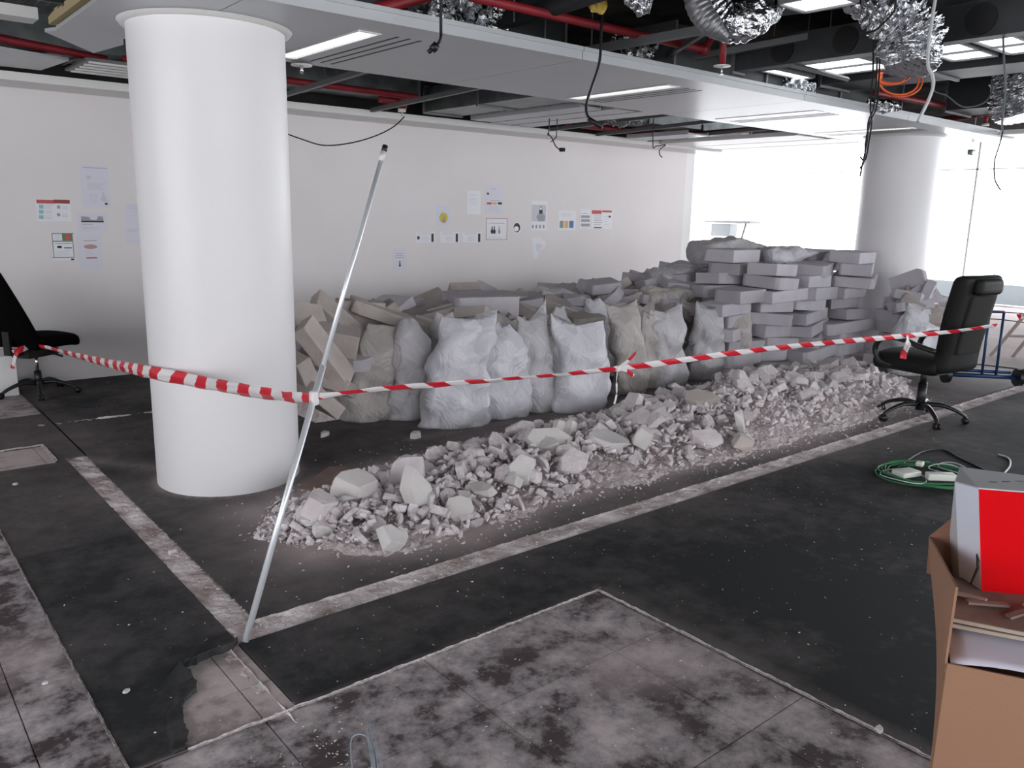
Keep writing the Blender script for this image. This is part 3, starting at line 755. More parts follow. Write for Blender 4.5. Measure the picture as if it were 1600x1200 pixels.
# tidy stacks, each block laid on the one below
def stack(x, y, n, L, label, seed, rz=0, z0=0.0, dx=.0):
    r = random.Random(seed); z = z0
    for k in range(n):
        me = r.choice(blocks)
        o = put(me, (x+r.gauss(0, .05)+dx*k, y+r.gauss(0, .06), z+.0625), (r.gauss(0, .03), r.gauss(0, .04), rz+r.gauss(0, .26)), (L*r.uniform(.86, 1.08)/.5, 1.1, 1), 'gypsum_block')
        if r.random() < .5: o.rotation_euler[2] += PI
        L0 = max(v.co.x for v in me.vertices)*2
        o.scale = (L*r.uniform(.62, 1.25)/L0, 1.1, r.uniform(1.18, 1.34))
        tag(o, ('%s block from the top of %s' % (ORD[n-1-k], label.replace('grey plaster block laid in ', ''))).replace('topmost block from the top of', 'topmost block of'), 'block', 'blocks of '+label.replace('grey plaster block laid in ', '')); z += .126
stack(7.08, 4.98, 7, .42, 'grey plaster block laid in the short stack right behind the last front sack', 1)
stack(7.55, 4.86, 9, .52, 'grey plaster block laid in the left of the three tall stacks', 2)
stack(8.10, 4.80, 9, .62, 'grey plaster block laid in the middle of the three tall stacks', 3, dx=.004)
stack(8.70, 4.70, 10, .62, 'grey plaster block laid in the right one of the three tall stacks', 4, dx=.002)
stack(7.45, 5.35, 10, .6, 'grey plaster block laid in the stack behind the left tall stack', 5)
stack(8.1, 5.3, 9, .6, 'grey plaster block laid in the stack behind the middle tall stack', 6)
stack(8.8, 5.2, 10, .6, 'grey plaster block laid in the stack behind the right tall stack', 7)
stack(9.12, 4.25, 6, .42, 'grey plaster block laid in the low stack before the far column', 8)
# tumbled blocks on the heap
def tumble(n, region, label, group, ms, tilt=.28, lift=.0, hf=heap_h):
    k = 0; got = []
    while k < n:
        x = RB.uniform(region[0], region[1]); y = RB.uniform(region[2], region[3])
        if any((x-a)**2+(y-b)**2 < .065 for a, b in got) and RB.random() < .9: continue
        got.append((x, y)); me = RB.choice(ms)
        z = hf(x, y)+RB.uniform(-.10, .04)+lift
        o = put(me, (x, y, max(z, .06)), (RB.gauss(0, tilt), RB.gauss(0, tilt), RB.gauss(0, .9)), (1, RB.uniform(.8, 1.1), 1), 'gypsum_block')
        tag(o, label, 'block', group); k += 1
tumble(52, (2.5, 7.0, 5.45, 7.9), 'beige broken plaster block tumbled on the heap between the sacks and the wall', 'tumbled blocks behind the sacks', blocksb+blocks[:5], .30)
tumble(14, (3.6, 6.9, 5.75, 6.1), 'plaster block lying in the heap just behind the row of sacks', 'blocks just behind the sacks', blocksb+blocks, .35, .02)
tumble(34, (6.8, 9.0, 5.4, 7.4), 'grey plaster block tumbled on the tall heap behind the stacks', 'tumbled blocks behind the stacks', blocks, .22, .03)
hr2 = lambda x, y: lerp(x, [8.9, 9.2, 9.6, 10.4], [.98, .86, .70, .5])*lerp(y, [3.7, 4.0, 4.4], [.35, .8, 1])
tumble(24, (8.92, 9.28, 3.80, 4.10), 'plaster block tipped at an angle in the heap before the far column', 'tipped blocks before the far column', blocks+blocksb, .6, .0, hr2)
bed('debris_core', 8.8, 9.35, 3.72, 4.27, lambda x, y: hr2(x, y)-.20, .06, M_gravel, .05, label='broken plaster filling the low heap before the far column', cat='rubble')
# blocks at the left end, spilling down towards the near column
for (px, py, Y, L, D, H, rot, mk, lb) in [
 (478, 497, 5.6, .30, .22, .10, (.9, .2, .2), 'b', 'speckled beige block on edge next to the near column, top of the heap'),
 (508, 552, 5.2, .52, .24, .10, (.5, .95, -.3), 'b', 'long beige block sliding down to the left of the leaning pole'),
 (528, 500, 5.75, .50, .22, .10, (.6, .75, -.2), 'b', 'long beige block behind the pole, slanting down to the right'),
 (472, 585, 4.95, .28, .20, .11, (.3, 1.1, .4), 'b', 'beige block on end close beside the near column'),
 (520, 530, 5.45, .38, .22, .18, (.2, .2, -.5), 'b', 'thick beige lump behind the leaning pole beside the first sack'),
 (495, 620, 4.95, .34, .24, .10, (.2, .7, .3), 'b', 'low beige block beside the near column under the tape'),
 (520, 600, 5.3, .46, .3, .10, (.3, .3, .9), 'b', 'dark shaded block on the floor behind the pole'),
 (562, 492, 5.9, .40, .12, .24, (.1, .1, -.15), 'b', 'upright beige block with a square end above the first sack'),
 (632, 502, 5.75, .95, .22, .10, (.15, .35, -.25), 'b', 'long beige plank-like block slanting across the heap above the peaked sack'),
 (690, 487, 5.95, .70, .26, .11, (.1, -.20, -.2), 'b', 'beige slab rising to the right in the middle of the heap'),
 (752, 476, 5.9, .62, .42, .20, (.05, .0, -.3), 'w', 'pale thick slab lying flat on top of the heap behind the large white sack'),
 (815, 468, 6.2, .40, .30, .12, (.1, .05, -.3), 'b', 'beige block at the right of the pale thick slab'),
 (940, 447, 6.4, .36, .34, .11, (.1, -.1, -.4), 'c', 'dark-sided grey block perched on the heap below the last wall notice'),
]:
    p = aty(px, py, Y); me = block_mesh(int(px), L, D, H); me.materials.append({'b': M_blockb, 'w': M_block, 'c': M_block}[mk])
    o = put(me, p, rot, (1, 1, 1), 'gypsum_block'); tag(o, lb, 'block')

# ================================================================== CHAIRS
def star_base(t, R0, hub_h, material, ang0, caster=True):
    for k in range(5):
        a = ang0+2*PI*k/5; c, s = math.cos(a), math.sin(a)
        P = [(c*.03, s*.03, hub_h), (c*R0*.45, s*R0*.45, hub_h+.005), (c*R0*.8, s*R0*.8, hub_h-.03), (c*R0, s*R0, hub_h-.07)]
        pp = spline(P, 5); leg = MB().tube(pp, [.026-.012*i/(len(pp)-1) for i in range(len(pp))], 8, True, .8).build('leg', material, t, True)
        if caster:
            z = hub_h-.07; q = MB().cyl((c*R0-s*.022, s*R0+c*.022, .026), (c*R0-s*.006, s*R0+c*.006, .026), .026, 14).cyl((c*R0+s*.006, s*R0-c*.006, .026), (c*R0+s*.022, s*R0-c*.022, .026), .026, 14)
            q.cyl((c*R0, s*R0, .03), (c*R0, s*R0, z+.005), .008, 8); q.build('caster', M_black, leg, True)
def exec_chair(p, face):
    """face = direction the sitter looks, local +y"""
    t = thing('office_chair', p, 'black leather high-backed office chair with arms beside the orange-free cable coil', 'chair', math.atan2(face[1], face[0])-PI/2)
    t['label'] = 'black leather high-backed office chair with armrests, standing across the long mortar track'
    star_base(t, .32, .125, M_base, .3)
    MB().cyl((0, 0, .08), (0, 0, .30), .033, 18).cyl((0, 0, .30), (0, 0, .40), .024, 16).build('gas_lift', M_black, t, True)
    MB().box((-.10, -.14, .385), (.10, .14, .42)).tube([(.10, 0, .40), (.26, .03, .39)], .007, 8).build('tilt_mechanism', M_black, t)
    def fs(v):
        v.z += .015*math.cos(v.x*5)-.035*max(0, v.y-.12)**1*2; v.z -= .02*(abs(v.x)/.26)**3; return v
    rbox('seat', (.52, .53, .13), .05, M_leather, t, fs, M=Matrix.Translation((0, .03, .475)))
    def fb(v):
        # backrest: narrower waist, leaning back, slight curve
        z = max(0, v.z+.36)
        v.x *= 1.0-.10*math.exp(-((z-.16)/.16)**2)-.04*max(0, z-.5)
        v.y += -.10*(z/.72)**1.3-.03*math.cos(v.x*5)+.03; return v
    rbox('backrest', (.51, .115, .74), .045, M_leather, t, fb, cuts=10, M=Matrix.Translation((0, -.235, .80)))
    rbox('back_panel', (.30, .03, .44), .012, M_panelgrey, t, lambda v: Vector((v.x, v.y-.10*(max(0, v.z+.36)/.72)**1.3-.03*math.cos(v.x*5)+.03, v.z)), cuts=8, M=Matrix.Translation((0, -.294, .80)))
    rbox('headrest', (.32, .075, .12), .034, M_leather, t, lambda v: Vector((v.x, v.y-.02*math.cos(v.x*5), v.z)), M=Matrix.Translation((0, -.372, 1.09)))
    for s in (-1, 1):
        P = spline([(s*.24, .12, .44), (s*.285, .20, .47), (s*.30, .24, .56), (s*.30, .19, .645), (s*.30, .05, .665), (s*.30, -.10, .63), (s*.27, -.22, .60)], 6)
        MB().tube(P, .021, 10, True, 1.0).build('armrest', M_black, t, True)
    return t
def task_chair(p, face):
    t = thing('task_chair', p, 'black fabric task chair without arms standing against the wall at the left', 'chair', math.atan2(face[1], face[0])-PI/2)
    star_base(t, .30, .10, M_base, .55, True)
    MB().cyl((0, 0, .07), (0, 0, .20), .028, 18).build('gas_lift_cover', M_base, t, True)
    MB().cyl((0, 0, .20), (0, 0, .34), .014, 14).build('gas_lift', M_chrome, t, True)
    MB().box((-.09, -.15, .33), (.09, .13, .40)).tube([(.09, .05, .36), (.22, .06, .33)], .009, 8).tube([(-.09, .05, .36), (-.20, .06, .33)], .009, 8).cyl((-.02, .13, .35), (.06, .17, .35), .03, 12).build('tilt_mechanism', M_black, t)
    rbox('seat', (.48, .50, .10), .045, M_fabric, t, lambda v: Vector((v.x*(1-.12*max(0, v.y)/.25), v.y, v.z+.02*math.cos(v.x*6)-.03*max(0, v.y/.25)**3)), M=Matrix.Translation((0, .04, .455)))
    def fb(v):
        z = max(0, (v.z+.31)/.62); v.x *= 1-.34*z**1.5+.02; v.y -= .26*z+.03*math.cos(v.x*6)-.03; return v
    rbox('backrest', (.47, .09, .62), .04, M_fabric, t, fb, cuts=9, M=Matrix.Translation((0, -.185, .78)))
    MB().box((-.04, -.23, .36), (.04, -.13, .385)).box((-.035, -.27, .37), (.035, -.25, .62)).build('back_bracket', M_black, t)
    return t
ec = atz(1435, 655, .0); exec_chair((ec.x+.0, ec.y-.0, 0), (.12, .99)).scale = (1.06, 1.06, 1.03)
task_chair((1.25, 7.78, 0), (.84, .54))

# ================================================================== POLE AND BARRIER TAPE
pb = atz(383, 1003, 0); pt = aty(602, 228, 3.2)
d = (pt-pb).normalized()
pole = thing('metal_pole', (0, 0, 0), 'thin aluminium pole leaning over the end of the left mortar track', 'pole')
L = (pt-pb).length
MB().tube([pb-d*.0, pb+d*L*.52], .0125, 16).build('outer_tube', M_alu, pole, True)
MB().tube([pb+d*L*.50, pt-d*.02], .0100, 16).build('inner_tube', M_alu, pole, True)
MB().tube([pt-d*.03, pt], .0125, 14).build('end_cap', M_black, pole, True)
MB().tube([pt-d*.075, pt-d*.03], .0135, 14).build('white_collar', M_white, pole, True)

def stripemat():
    M = bpy.data.materials.new('barrier_tape'); M.use_nodes = True; nt = M.node_tree; b = nt.nodes['Principled BSDF']
    a = nt.nodes.new('ShaderNodeAttribute'); a.attribute_name = 'stripe'
    r = nt.nodes.new('ShaderNodeMath'); r.operation = 'FRACT'; nt.links.new(a.outputs['Fac'], r.inputs[0])
    g = nt.nodes.new('ShaderNodeMath'); g.operation = 'GREATER_THAN'; g.inputs[1].default_value = .5; nt.links.new(r.outputs[0], g.inputs[0])
    mx = nt.nodes.new('ShaderNodeMix'); mx.data_type = 'RGBA'; mx.inputs[6].default_value = (.74, .70, .71, 1); mx.inputs[7].default_value = (.62, .012, .03, 1)
    nt.links.new(g.outputs[0], mx.inputs[0]); nt.links.new(mx.outputs[2], b.inputs['Base Color']); b.inputs['Roughness'].default_value = .4
    return M
M_tape = stripemat()
def tape(name, P, width, tilt, parent=None, period=.20, slant=.6, sub=24, label=None, cat=None, curl=.0):
    """ribbon: tilt(t) = angle of its width direction from vertical, about the path"""
    P = spline(P, sub); v = []; f = []; st = []; s = 0; m = 6; n = len(P)
    for i, p in enumerate(P):
        t = (P[min(i+1, n-1)]-P[max(i-1, 0)]).normalized(); side = t.cross(Vector((0, 0, 1))).normalized(); up = side.cross(t)
        if i: s += (p-P[i-1]).length
        u = i/(n-1); a = tilt(u) if callable(tilt) else tilt; wd = width(u) if callable(width) else width
        wdir = up*math.cos(a)+side*math.sin(a); nd = up*-math.sin(a)+side*math.cos(a)
        for k in range(m+1):
            q = k/m-.5; v.append(p+wdir*q*wd+nd*(curl*(.25-q*q)*wd+.15*wd*noise.noise(Vector((s*6, k*.7, 3))))); st.append((s+q*wd*slant)/period)
    for i in range(n-1):
        for k in range(m): a = i*(m+1)+k; f.append((a, a+1, a+m+2, a+m+1))
    me = bpy.data.meshes.new(name); me.from_pydata([tuple(x) for x in v], [], f); me.polygons.foreach_set('use_smooth', [True]*len(f))
    at = me.attributes.new('stripe', 'FLOAT', 'POINT'); at.data.foreach_set('value', st)
    o = link(name, me, M_tape, parent)
    sm = o.modifiers.new('thickness', 'SOLIDIFY'); sm.thickness = .0006
    tag(o, label, cat); return o
def onpole(px, py):
    # nearest point of the pole to the pixel's ray
    r_ = ray(px, py); w0 = CAM-pb; a = r_.dot(r_); b = r_.dot(d); c = 1; dd = r_.dot(w0); e = d.dot(w0)
    return pb+d*((a*e-b*dd)/(a*c-b*b))
K = onpole(491, 622)
La = aty(46, 545, 7.68); Lb = atd(100, 549, La.y*.64+La.x*.77 if False else 6.6)
path = [aty(50, 540, 7.62), aty(75, 543, 7.35), aty(110, 553, 6.9), atx(170, 568, 1.295) , aty(232, 581, 4.75), aty(300, 594, 4.31), aty(380, 609, 3.75), aty(440, 618, 3.35), K+Vector((0, -.02, 0))]
path[3] = aty(170, 568, 5.8)
tl = tape('barrier_tape', path, lambda u: .032+.045*min(1, u*2.2) if u < .85 else .077-.03*(u-.85)/.15, lambda u: .35+.25*math.sin(u*9), period=.235, slant=-.9, label='left length of red and white tape tied from the task chair to the leaning pole', cat='barrier tape', curl=.6)
ca = atd(1557, 508, 6.12)
path = [K+Vector((0.012, -.016, .008)), aty(600, 607, 2.98), aty(760, 595, 3.0), aty(965, 576, 3.0), aty(1200, 545, 2.80), atd(1400, 526, 5.75), atd(1480, 519, 5.95), ca]
tr = tape('barrier_tape', path, .038, lambda u: .5+.35*math.sin(u*7)+.2*math.sin(u*23), period=.225, slant=2.0, sub=40, label='right length of red and white tape running before the sacks to the office chair', cat='barrier tape', curl=.3)
kn = aty(965, 576, 3.0)
rbox('knot', (.03, .03, .035), .010, M_tape, tr, M=Matrix.Translation(kn))
tape('loose_end', [kn, kn+Vector((.05, -.02, .035)), kn+Vector((.11, -.03, .085))], .035, .6, tr, .16, .5, 8)
tape('loose_end', [kn, kn+Vector((.05, -.02, -.012)), kn+Vector((.11, -.02, -.05))], .022, .3, tr, .12, .5, 8)
tape('loose_end', [kn, kn+Vector((-.025, -.02, -.06)), kn+Vector((-.02, -.02, -.14)), kn+Vector((-.035, -.02, -.19))], .012, .3, tr, .5, .5, 8)
h0 = atd(1418, 524, 5.78)
tape('loose_end', [h0, h0+Vector((-.005, -.01, -.06)), h0+Vector((-.02, 0, -.12)), h0+Vector((-.03, 0, -.165))], .045, 1.2, tr, .22, .5, 8)
e0 = aty(50, 540, 7.6)
tape('loose_end', [e0, e0+Vector((-.06, -.03, -.02)), e0+Vector((-.12, -.03, -.055)), e0+Vector((-.16, -.03, -.17))], .03, .4, tl, .16, .5, 8)
tape('loose_end', [e0, e0+Vector((-.07, -.05, .0)), e0+Vector((-.15, -.05, -.03))], .035, .9, tl, .16, .5, 8)
rbox('knot', (.04, .04, .03), .010, M_tape, tl, M=Matrix.Translation(e0))
rbox('knot', (.034, .034, .06), .010, M_tape, tr, M=Matrix.Translation(K))

# ================================================================== CARDBOARD BOX WITH SCRAP
P0 = atd(1476, 1036, 1.72)
fd = Vector((.457, -.889, 0)); sd_ = Vector((.889, .457, 0))
def bxf(u, v_, z): return Vector((P0.x, P0.y, 0))+fd*u+sd_*v_+Vector((0, 0, z))
H0 = P0.z; Lf, Ls = .62, .43; T = .005
MX = Matrix(((fd.x, sd_.x, 0, P0.x), (fd.y, sd_.y, 0, P0.y), (0, 0, 1, 0), (0, 0, 0, 1)))
bx_ = thing('cardboard_box', (P0.x, P0.y, 0), 'tall open brown cardboard box of scrap at the right edge', 'box', math.atan2(fd.y, fd.x))
def lbox(name, a, b, material): return MB().box(a, b).build(name, material, bx_)
lbox('front_panel', (0, 0, 0), (Lf, T, H0), M_card)
_zb = H0+.05; MB().prism([(.087, 0), (Lf, 0), (Lf, _zb), (.05-.2*(_zb-.45)+.004, _zb), (.087, .275)], -T, 0, Matrix.Translation((0, Ls-T, 0)) @ Matrix.Rotation(PI/2, 4, 'X')).build('back_panel', M_cardin, bx_)
lbox('side_panel', (Lf-T, T, 0), (Lf, Ls-T, H0), M_card)
lbox('bottom_panel', (T, T, .001), (Lf-T, Ls-T, .008), M_card)
# left panel bulging outwards with its torn upper part standing
mb = MB(); v = []; f = []; ny, nz = 10, 24
ZF = atd(1477, 905, 1.72).z; ZB = atd(1451, 833, 2.11).z; ZT = atd(1490, 776, 2.09).z
def lefttop(s): return ZF+(ZB-ZF)*s
for side in (0, 1):
    for j in range(nz+1):
        for i in range(ny+1):
            s = i/ny; top = lefttop(s); z = top*j/nz
            bul = s*max(-.018, min(.085, .05-.2*(z-.45)))
            v.append((bul+(T if side else 0), s*(Ls-.001), z))
N1 = (ny+1)*(nz+1)
for j in range(nz):
    for i in range(ny):
        a = j*(ny+1)+i; f.append((a, a+ny+1, a+ny+2, a+1)); f.append((N1+a, N1+a+1, N1+a+ny+2, N1+a+ny+1))
for i in range(ny): a = nz*(ny+1)+i; f.append((a, N1+a, N1+a+1, a+1))
for j in range(nz): a = j*(ny+1); f.append((a, N1+a, N1+a+ny+1, a+ny+1)); a += ny; f.append((a, a+ny+1, N1+a+ny+1, N1+a))
mb.add(v, f).build('torn_side_panel', M_card, bx_)
# raised back flap seen edge on behind the carton
MB().prism([(-.012, H0+.02), (.14, H0+.02), (.14, H0+.12), (.078, ZT), (.062, ZT), (-.016, ZB)], -.004, 0, Matrix.Translation((0, Ls, 0)) @ Matrix.Rotation(PI/2, 4, 'X')).build('back_flap', M_cardin, bx_)
# contents (things of their own)
def inbox(name, a, b, material, label, cat, rot=(0, 0, 0), at=(0, 0, 0), build=True):
    M = MX @ Matrix.Translation(at) @ Euler(rot).to_matrix().to_4x4()
    o = MB().box(a, b).build(name, material); o.matrix_world = M; tag(o, label, cat); return o
inbox('scrap_pack', (.10, 0, 0), (Lf-.02, Ls-.03, H0-.13), M_cardin, 'folded brown packing filling the lower part of the cardboard box', 'packing', at=(0, .012, .01))
# white sheet lying over the scrap, its front edge curling above the panel
v = []; f = []; nu, nv_ = 16, 8
for j in range(nv_+1):
    for i in range(nu+1):
        u, w_ = i/nu, j/nv_; v.append((.012+u*.58, .012+w_*.20, H0-.004+.012*math.sin(u*4)+.030*w_-(.0 if j else .0)+.006*math.sin(u*9+w_*3)))
for j in range(nv_):
    for i in range(nu): a = j*(nu+1)+i; f.append((a, a+1, a+nu+2, a+nu+1))
o = MB().add(v, f).build('foam_sheet', M_foam, None, True); o.matrix_world = MX; o.modifiers.new('s', 'SOLIDIFY').thickness = .002
tag(o, 'white sheet curling over the front rim inside the cardboard box', 'sheet')
for k, (z, lb) in enumerate([(.030, 'lower plywood board lying on the white sheet in the cardboard box'), (.042, 'upper plywood board with a dusty top in the cardboard box')]):
    t = thing('plywood_board', MX @ Vector((.0, 0, H0+z)), lb, 'board', math.atan2(fd.y, fd.x)+(-.03 if k else .0))
    MB().box((.012, .115+.004*k, 0), (.60, .36, .010)).build('face_veneer', M_ply, t)
    MB().box((.012, .112+.004*k, .001), (.60, .115+.004*k, .009)).build('edge', M_plye, t)
rs = random.Random(5)
for k in range(7):
    a = MX @ Vector((.05+.055*k+rs.uniform(-.01, .01), .20+rs.uniform(-.03, .06), H0+.060)); L_ = rs.uniform(.05, .10)
    o = MB().box((-L_/2, -.008, -.003), (L_/2, .008, .003)).build('wood_splinter', M_plye if k % 3 == 0 else M_ply); o.location = a; o.rotation_euler = (rs.uniform(-.1, .1), rs.uniform(-.1, .1), rs.uniform(-1, 2))
    tag(o, 'short wood splinter lying on the plywood in the cardboard box', 'splinter', 'wood splinters on the plywood')
o = rbox('marker_pen', (.14, .026, .022), .009, M_navy, None, M=Matrix.Identity(4)); o.location = MX @ Vector((.30, .15, H0+.068)); o.rotation_euler = (0, 0, math.atan2(fd.y, fd.x)+.25); tag(o, 'dark blue plastic tool handle lying on the plywood in the box', 'tool')
# red and white carton leaning inside
A = atd(1492, 752, 1.98); Bc = atd(1529, 762, 1.90)
ex = Vector((.80, -.60, 0)).normalized()      # along the red face
w_dir = (Bc-A); w_dir.z = 0; wl = w_dir.length; ew = w_dir.normalized()
CW, CH, CD = .34, .37, .075
t = thing('printed_carton', (0, 0, 0), 'white and red printed carton sticking up out of the cardboard box', 'carton')
tiltM = Euler((0, 0, 0)).to_matrix()
def cart(u, w_, z, lean=.10): # u along red face, w_ depth (white end to far), z up
    p = Vector((Bc.x, Bc.y, Bc.z-CH)); 
    return p+ex2*u+ey2*w_+Vector((0, 0, z))+ey2*(-lean*(CH-z))*0
ey2 = (A-Bc); ey2.z = 0; D_ = ey2.length; ey2.normalize(); ex2 = Vector((.62, -.78, 0)); 
D_ = max(D_, .07)
def face(name, pts, material, th=.003):
    pts = [Vector(p) for p in pts]; n_ = (pts[1]-pts[0]).cross(pts[2]-pts[0]).normalized()*th; k = len(pts)
    vs = pts+[p-n_ for p in pts]
    return MB().add(vs, [tuple(range(k)), tuple(range(2*k-1, k-1, -1))]+[(i, k+i, k+(i+1) % k, (i+1) % k) for i in range(k)]).build(name, material, t)
up_ = Vector((0, 0, 1))
lo = Bc-up_*CH*.92-ex2*.005; 
a0 = Bc; a1 = A; 
lowA = A-up_*CH*.83+ex2*.05; lowB = Bc-up_*CH*.80+ex2*.045
farx = ex2*.42
bk2 = Vector((1.0, .30, 0)).normalized()*.13
face('white_end', [a0, a1, lowA, lowB], M_cartonw)
face('red_face', [a0+farx-up_*.02, a0, lowB, lowB+ex2*.16-up_*.035, lowB+farx-up_*.13], M_cartonr)
face('grey_top', [a1, a0, a0+ex2*.10+up_*.0, a0+ex2*.10+bk2+up_*.004, a1+bk2*.75+up_*.012], M_cartong)
face('red_top', [a0+ex2*.10, a0+farx-up_*.02, a0+farx+bk2-up_*.02, a0+ex2*.10+bk2+up_*.004], M_cartonr)
face('back_face', [a1, a1+bk2*.75+up_*.012, a1+bk2-up_*CH*.8, lowA], M_cartong)
# printed marks on the top and a tear in the end
for k in range(3):
    q = a0+ex2*(.018+.028*k)+bk2*(.35+.1*k)+up_*.0035
    MB().tube([q, q+ex2*.018+bk2*.03], .0009, 5).build('print_mark', M_mark, t)
cp = (a0*.35+lowB*.65); cq = (a0+a1)*.5*.36+(lowA+lowB)*.5*.64
en = (a1-a0).cross(Vector((0, 0, 1))).normalized(); en = en if en.dot(CAM-a0) > 0 else -en
tear = [a0*.38+lowB*.62+en*.002, a0*.44+lowB*.56+(a1-a0)*.12+en*.002, a0*.33+lowB*.67+(a1-a0)*.10+en*.002, a0*.2+lowB*.8+(a1-a0)*.35+en*.002, a0*.07+lowB*.93+(a1-a0)*.58+en*.002]
MB().tube(tear, [.0012, .0016, .003, .002, .0008], 5).build('tear', M_mark, t)

# ================================================================== CABLES ON THE FLOOR
coil = thing('cable_coil', (0, 0, 0), 'coil of green cable with white adapters on the carpet behind the cardboard box', 'cable')
cc = atz(1447, 745, 0); rr_ = .30; rc = random.Random(8)
for k in range(5):
    P = []; ph = rc.uniform(0, 6); ra, rb_ = rr_*rc.uniform(.72, 1.05), .27*rc.uniform(.7, 1.0)
    for i in range(26):
        a = ph+2*PI*i/25*.98; P.append(cc+RT*0+Vector((math.cos(YAW), math.sin(YAW), 0))*(ra*math.cos(a)*1.0)+Vector((-math.sin(YAW), math.cos(YAW), 0))*(rb_*math.sin(a)*1.15)+Vector((0, 0, .006+.006*k+.004*math.sin(a*3+k))))
    MB().tube(P, .0055, 6).build('green_loop', M_green, coil, True)
for (c0, ra, rb_) in [((1410, 752), .13, .14), ((1478, 742), .10, .12), ((1490, 740), .08, .13)]:
    c_ = atz(*c0, 0); P = [c_+Vector((math.cos(YAW)*ra*math.cos(a)-math.sin(YAW)*rb_*math.sin(a), math.sin(YAW)*ra*math.cos(a)+math.cos(YAW)*rb_*math.sin(a), .035+.008*math.sin(a*2))) for a in [2*PI*i/22*.95 for i in range(23)]]
    MB().tube(P, .0035, 6).build('grey_loop', M_wcable, coil, True)
for (c0, sz, rz) in [((1415, 750), (.15, .10, .035), -.3), ((1468, 757), (.17, .06, .045), -.75), ((1436, 735), (.055, .045, .03), .2)]:
    c_ = atz(*c0, 0); a_ = rbox('adapter', sz, .008, M_white, coil, M=Matrix.Translation((c_.x, c_.y, .03+sz[2]/2)) @ Matrix.Rotation(rz, 4, 'Z'))
P = [atz(*q, .006) for q in [(1388, 740), (1400, 733), (1420, 718), (1445, 705), (1475, 703), (1500, 716), (1530, 730), (1570, 752), (1640, 790)]]
o = MB().tube(spline(P), .006, 7).build('black_cable', M_black, None, True); tag(o, 'black cable curving over the carpet behind the green coil', 'cable')
P = [atz(*q, .006) for q in [(1560, 710), (1576, 716), (1578, 728), (1568, 742), (1574, 752)]]
o = MB().tube(spline(P), .006, 7).build('hooked_cable', M_wcable, None, True); tag(o, 'short grey cable end curved like a hook behind the red carton', 'cable')
for i, (q, lb) in enumerate([([(1440, 560), (1520, 568), (1640, 582)], 'thin black cable on the bright floor beneath the trestle'), ([(1500, 478), (1560, 487), (1640, 492)], 'black cable running on the far floor to the right of the chair back'), ([(1480, 497), (1560, 499), (1640, 510)], 'lower one of the two far black cables right of the chair back')]):
    P = [atz(a, b, .006) for a, b in q]; o = MB().tube(spline(P), .010 if i else .006, 6).build('floor_cable', M_black, None, True); tag(o, lb, 'cable')
lp = thing('wire_bundle', (0, 0, 0), 'bundle of thin grey wires looping up from the bare tiles at the bottom edge', 'cable')
b0 = atz(590, 1215, .0)
for k, (pts) in enumerate([[(590, 1230), (583, 1180), (572, 1150), (549, 1155), (552, 1215)], [(592, 1230), (588, 1185), (577, 1140), (580, 1132), (588, 1160), (600, 1215)], [(588, 1230), (582, 1185), (573, 1145), (578, 1138), (584, 1180), (596, 1225)], [(585, 1230), (580, 1190), (574, 1148)]]):
    n_ = len(pts); P = [atz(a, b, .004+.05*math.sin(PI*min(1, i/(n_-1)))) for i, (a, b) in enumerate(pts)]
    MB().tube(spline(P), .0022, 6).build('wire', M_bluegrey, lp, True)

# ================================================================== FAR THINGS ON THE RIGHT
# blue hand truck
wc = atz(1588, 607, 0)
ht = thing('hand_truck', (0, 0, 0), 'blue hand truck behind the office chair with a black wheel', 'hand truck')
fx = Vector((math.cos(YAW), math.sin(YAW), 0)); fy = Vector((-math.sin(YAW), math.cos(YAW), 0))
q0 = wc-fx*.66+fy*.10; q0.z = .11; q1 = wc+Vector((0, 0, .11))
MB().tube([q0, q1], .022, 12).build('axle', M_bluemetal, ht, True)
MB().tube([q0+Vector((0, 0, .05)), q1-fx*.08+Vector((0, 0, .05))], .018, 10).build('cross_bar', M_bluemetal, ht, True)
for a in (.16, .30):
    b = wc-fx*a*1.0-fx*.06+Vector((0, 0, .13)); MB().tube([b, b+Vector((.03, .02, .62))], .013, 10).build('upright', M_bluemetal, ht, True)
u0 = wc-fx*.22+Vector((.03, .02, .75)); u1 = wc-fx*.36+Vector((.03, .02, .75)); MB().tube([u0, u1], .013, 10).build('handle', M_bluemetal, ht, True)
for c_ in (q1, q0): auto_smooth(MB().tube([c_-fx*.02, c_+fx*.025], .085, 28).build('wheel', M_black, ht), .6)
MB().tube([q1+fx*.03, q1+fx*.045], .03, 14).build('wheel_hub', M_chrome, ht, True)
# folding trestle / step ladder with tape at the right edge
tr0 = atz(1583, 557, 0); tr1 = atz(1548, 556, 0)
ls = thing('step_ladder', (0, 0, 0), 'worn wooden step ladder with red and white tape at the right edge', 'ladder')
for (p0, dx) in ((tr0, .62), (tr1, .66)):
    MB().tube([p0+Vector((0, 0, .0)), p0+fx*dx+Vector((0, 0, .98))], .03, 6, True, .6).build('rail', M_woodstep, ls)
for zz in (.25, .55):
    MB().tube([tr0+fx*.62*zz+Vector((0, 0, zz)), tr1+fx*.66*zz+Vector((0, 0, zz))], .018, 6).build('rung', M_woodstep, ls)
g0 = tr0+fx*.30+Vector((0, 0, .47)); tape('loose_tape', [g0+fx*.2+Vector((0, 0, .17)), g0-fx*.1+Vector((0, 0, .06)), g0-fx*.32+Vector((0, 0, .02))], .07, .8, ls, .2, .5, 8)
g1 = g0-fx*.10+Vector((0, 0, .02)); tape('loose_tape', [g1, g1+Vector((-.01, 0, -.15)), g1+Vector((-.02, 0, -.42))], .07, 1.2, ls, .3, .5, 8)
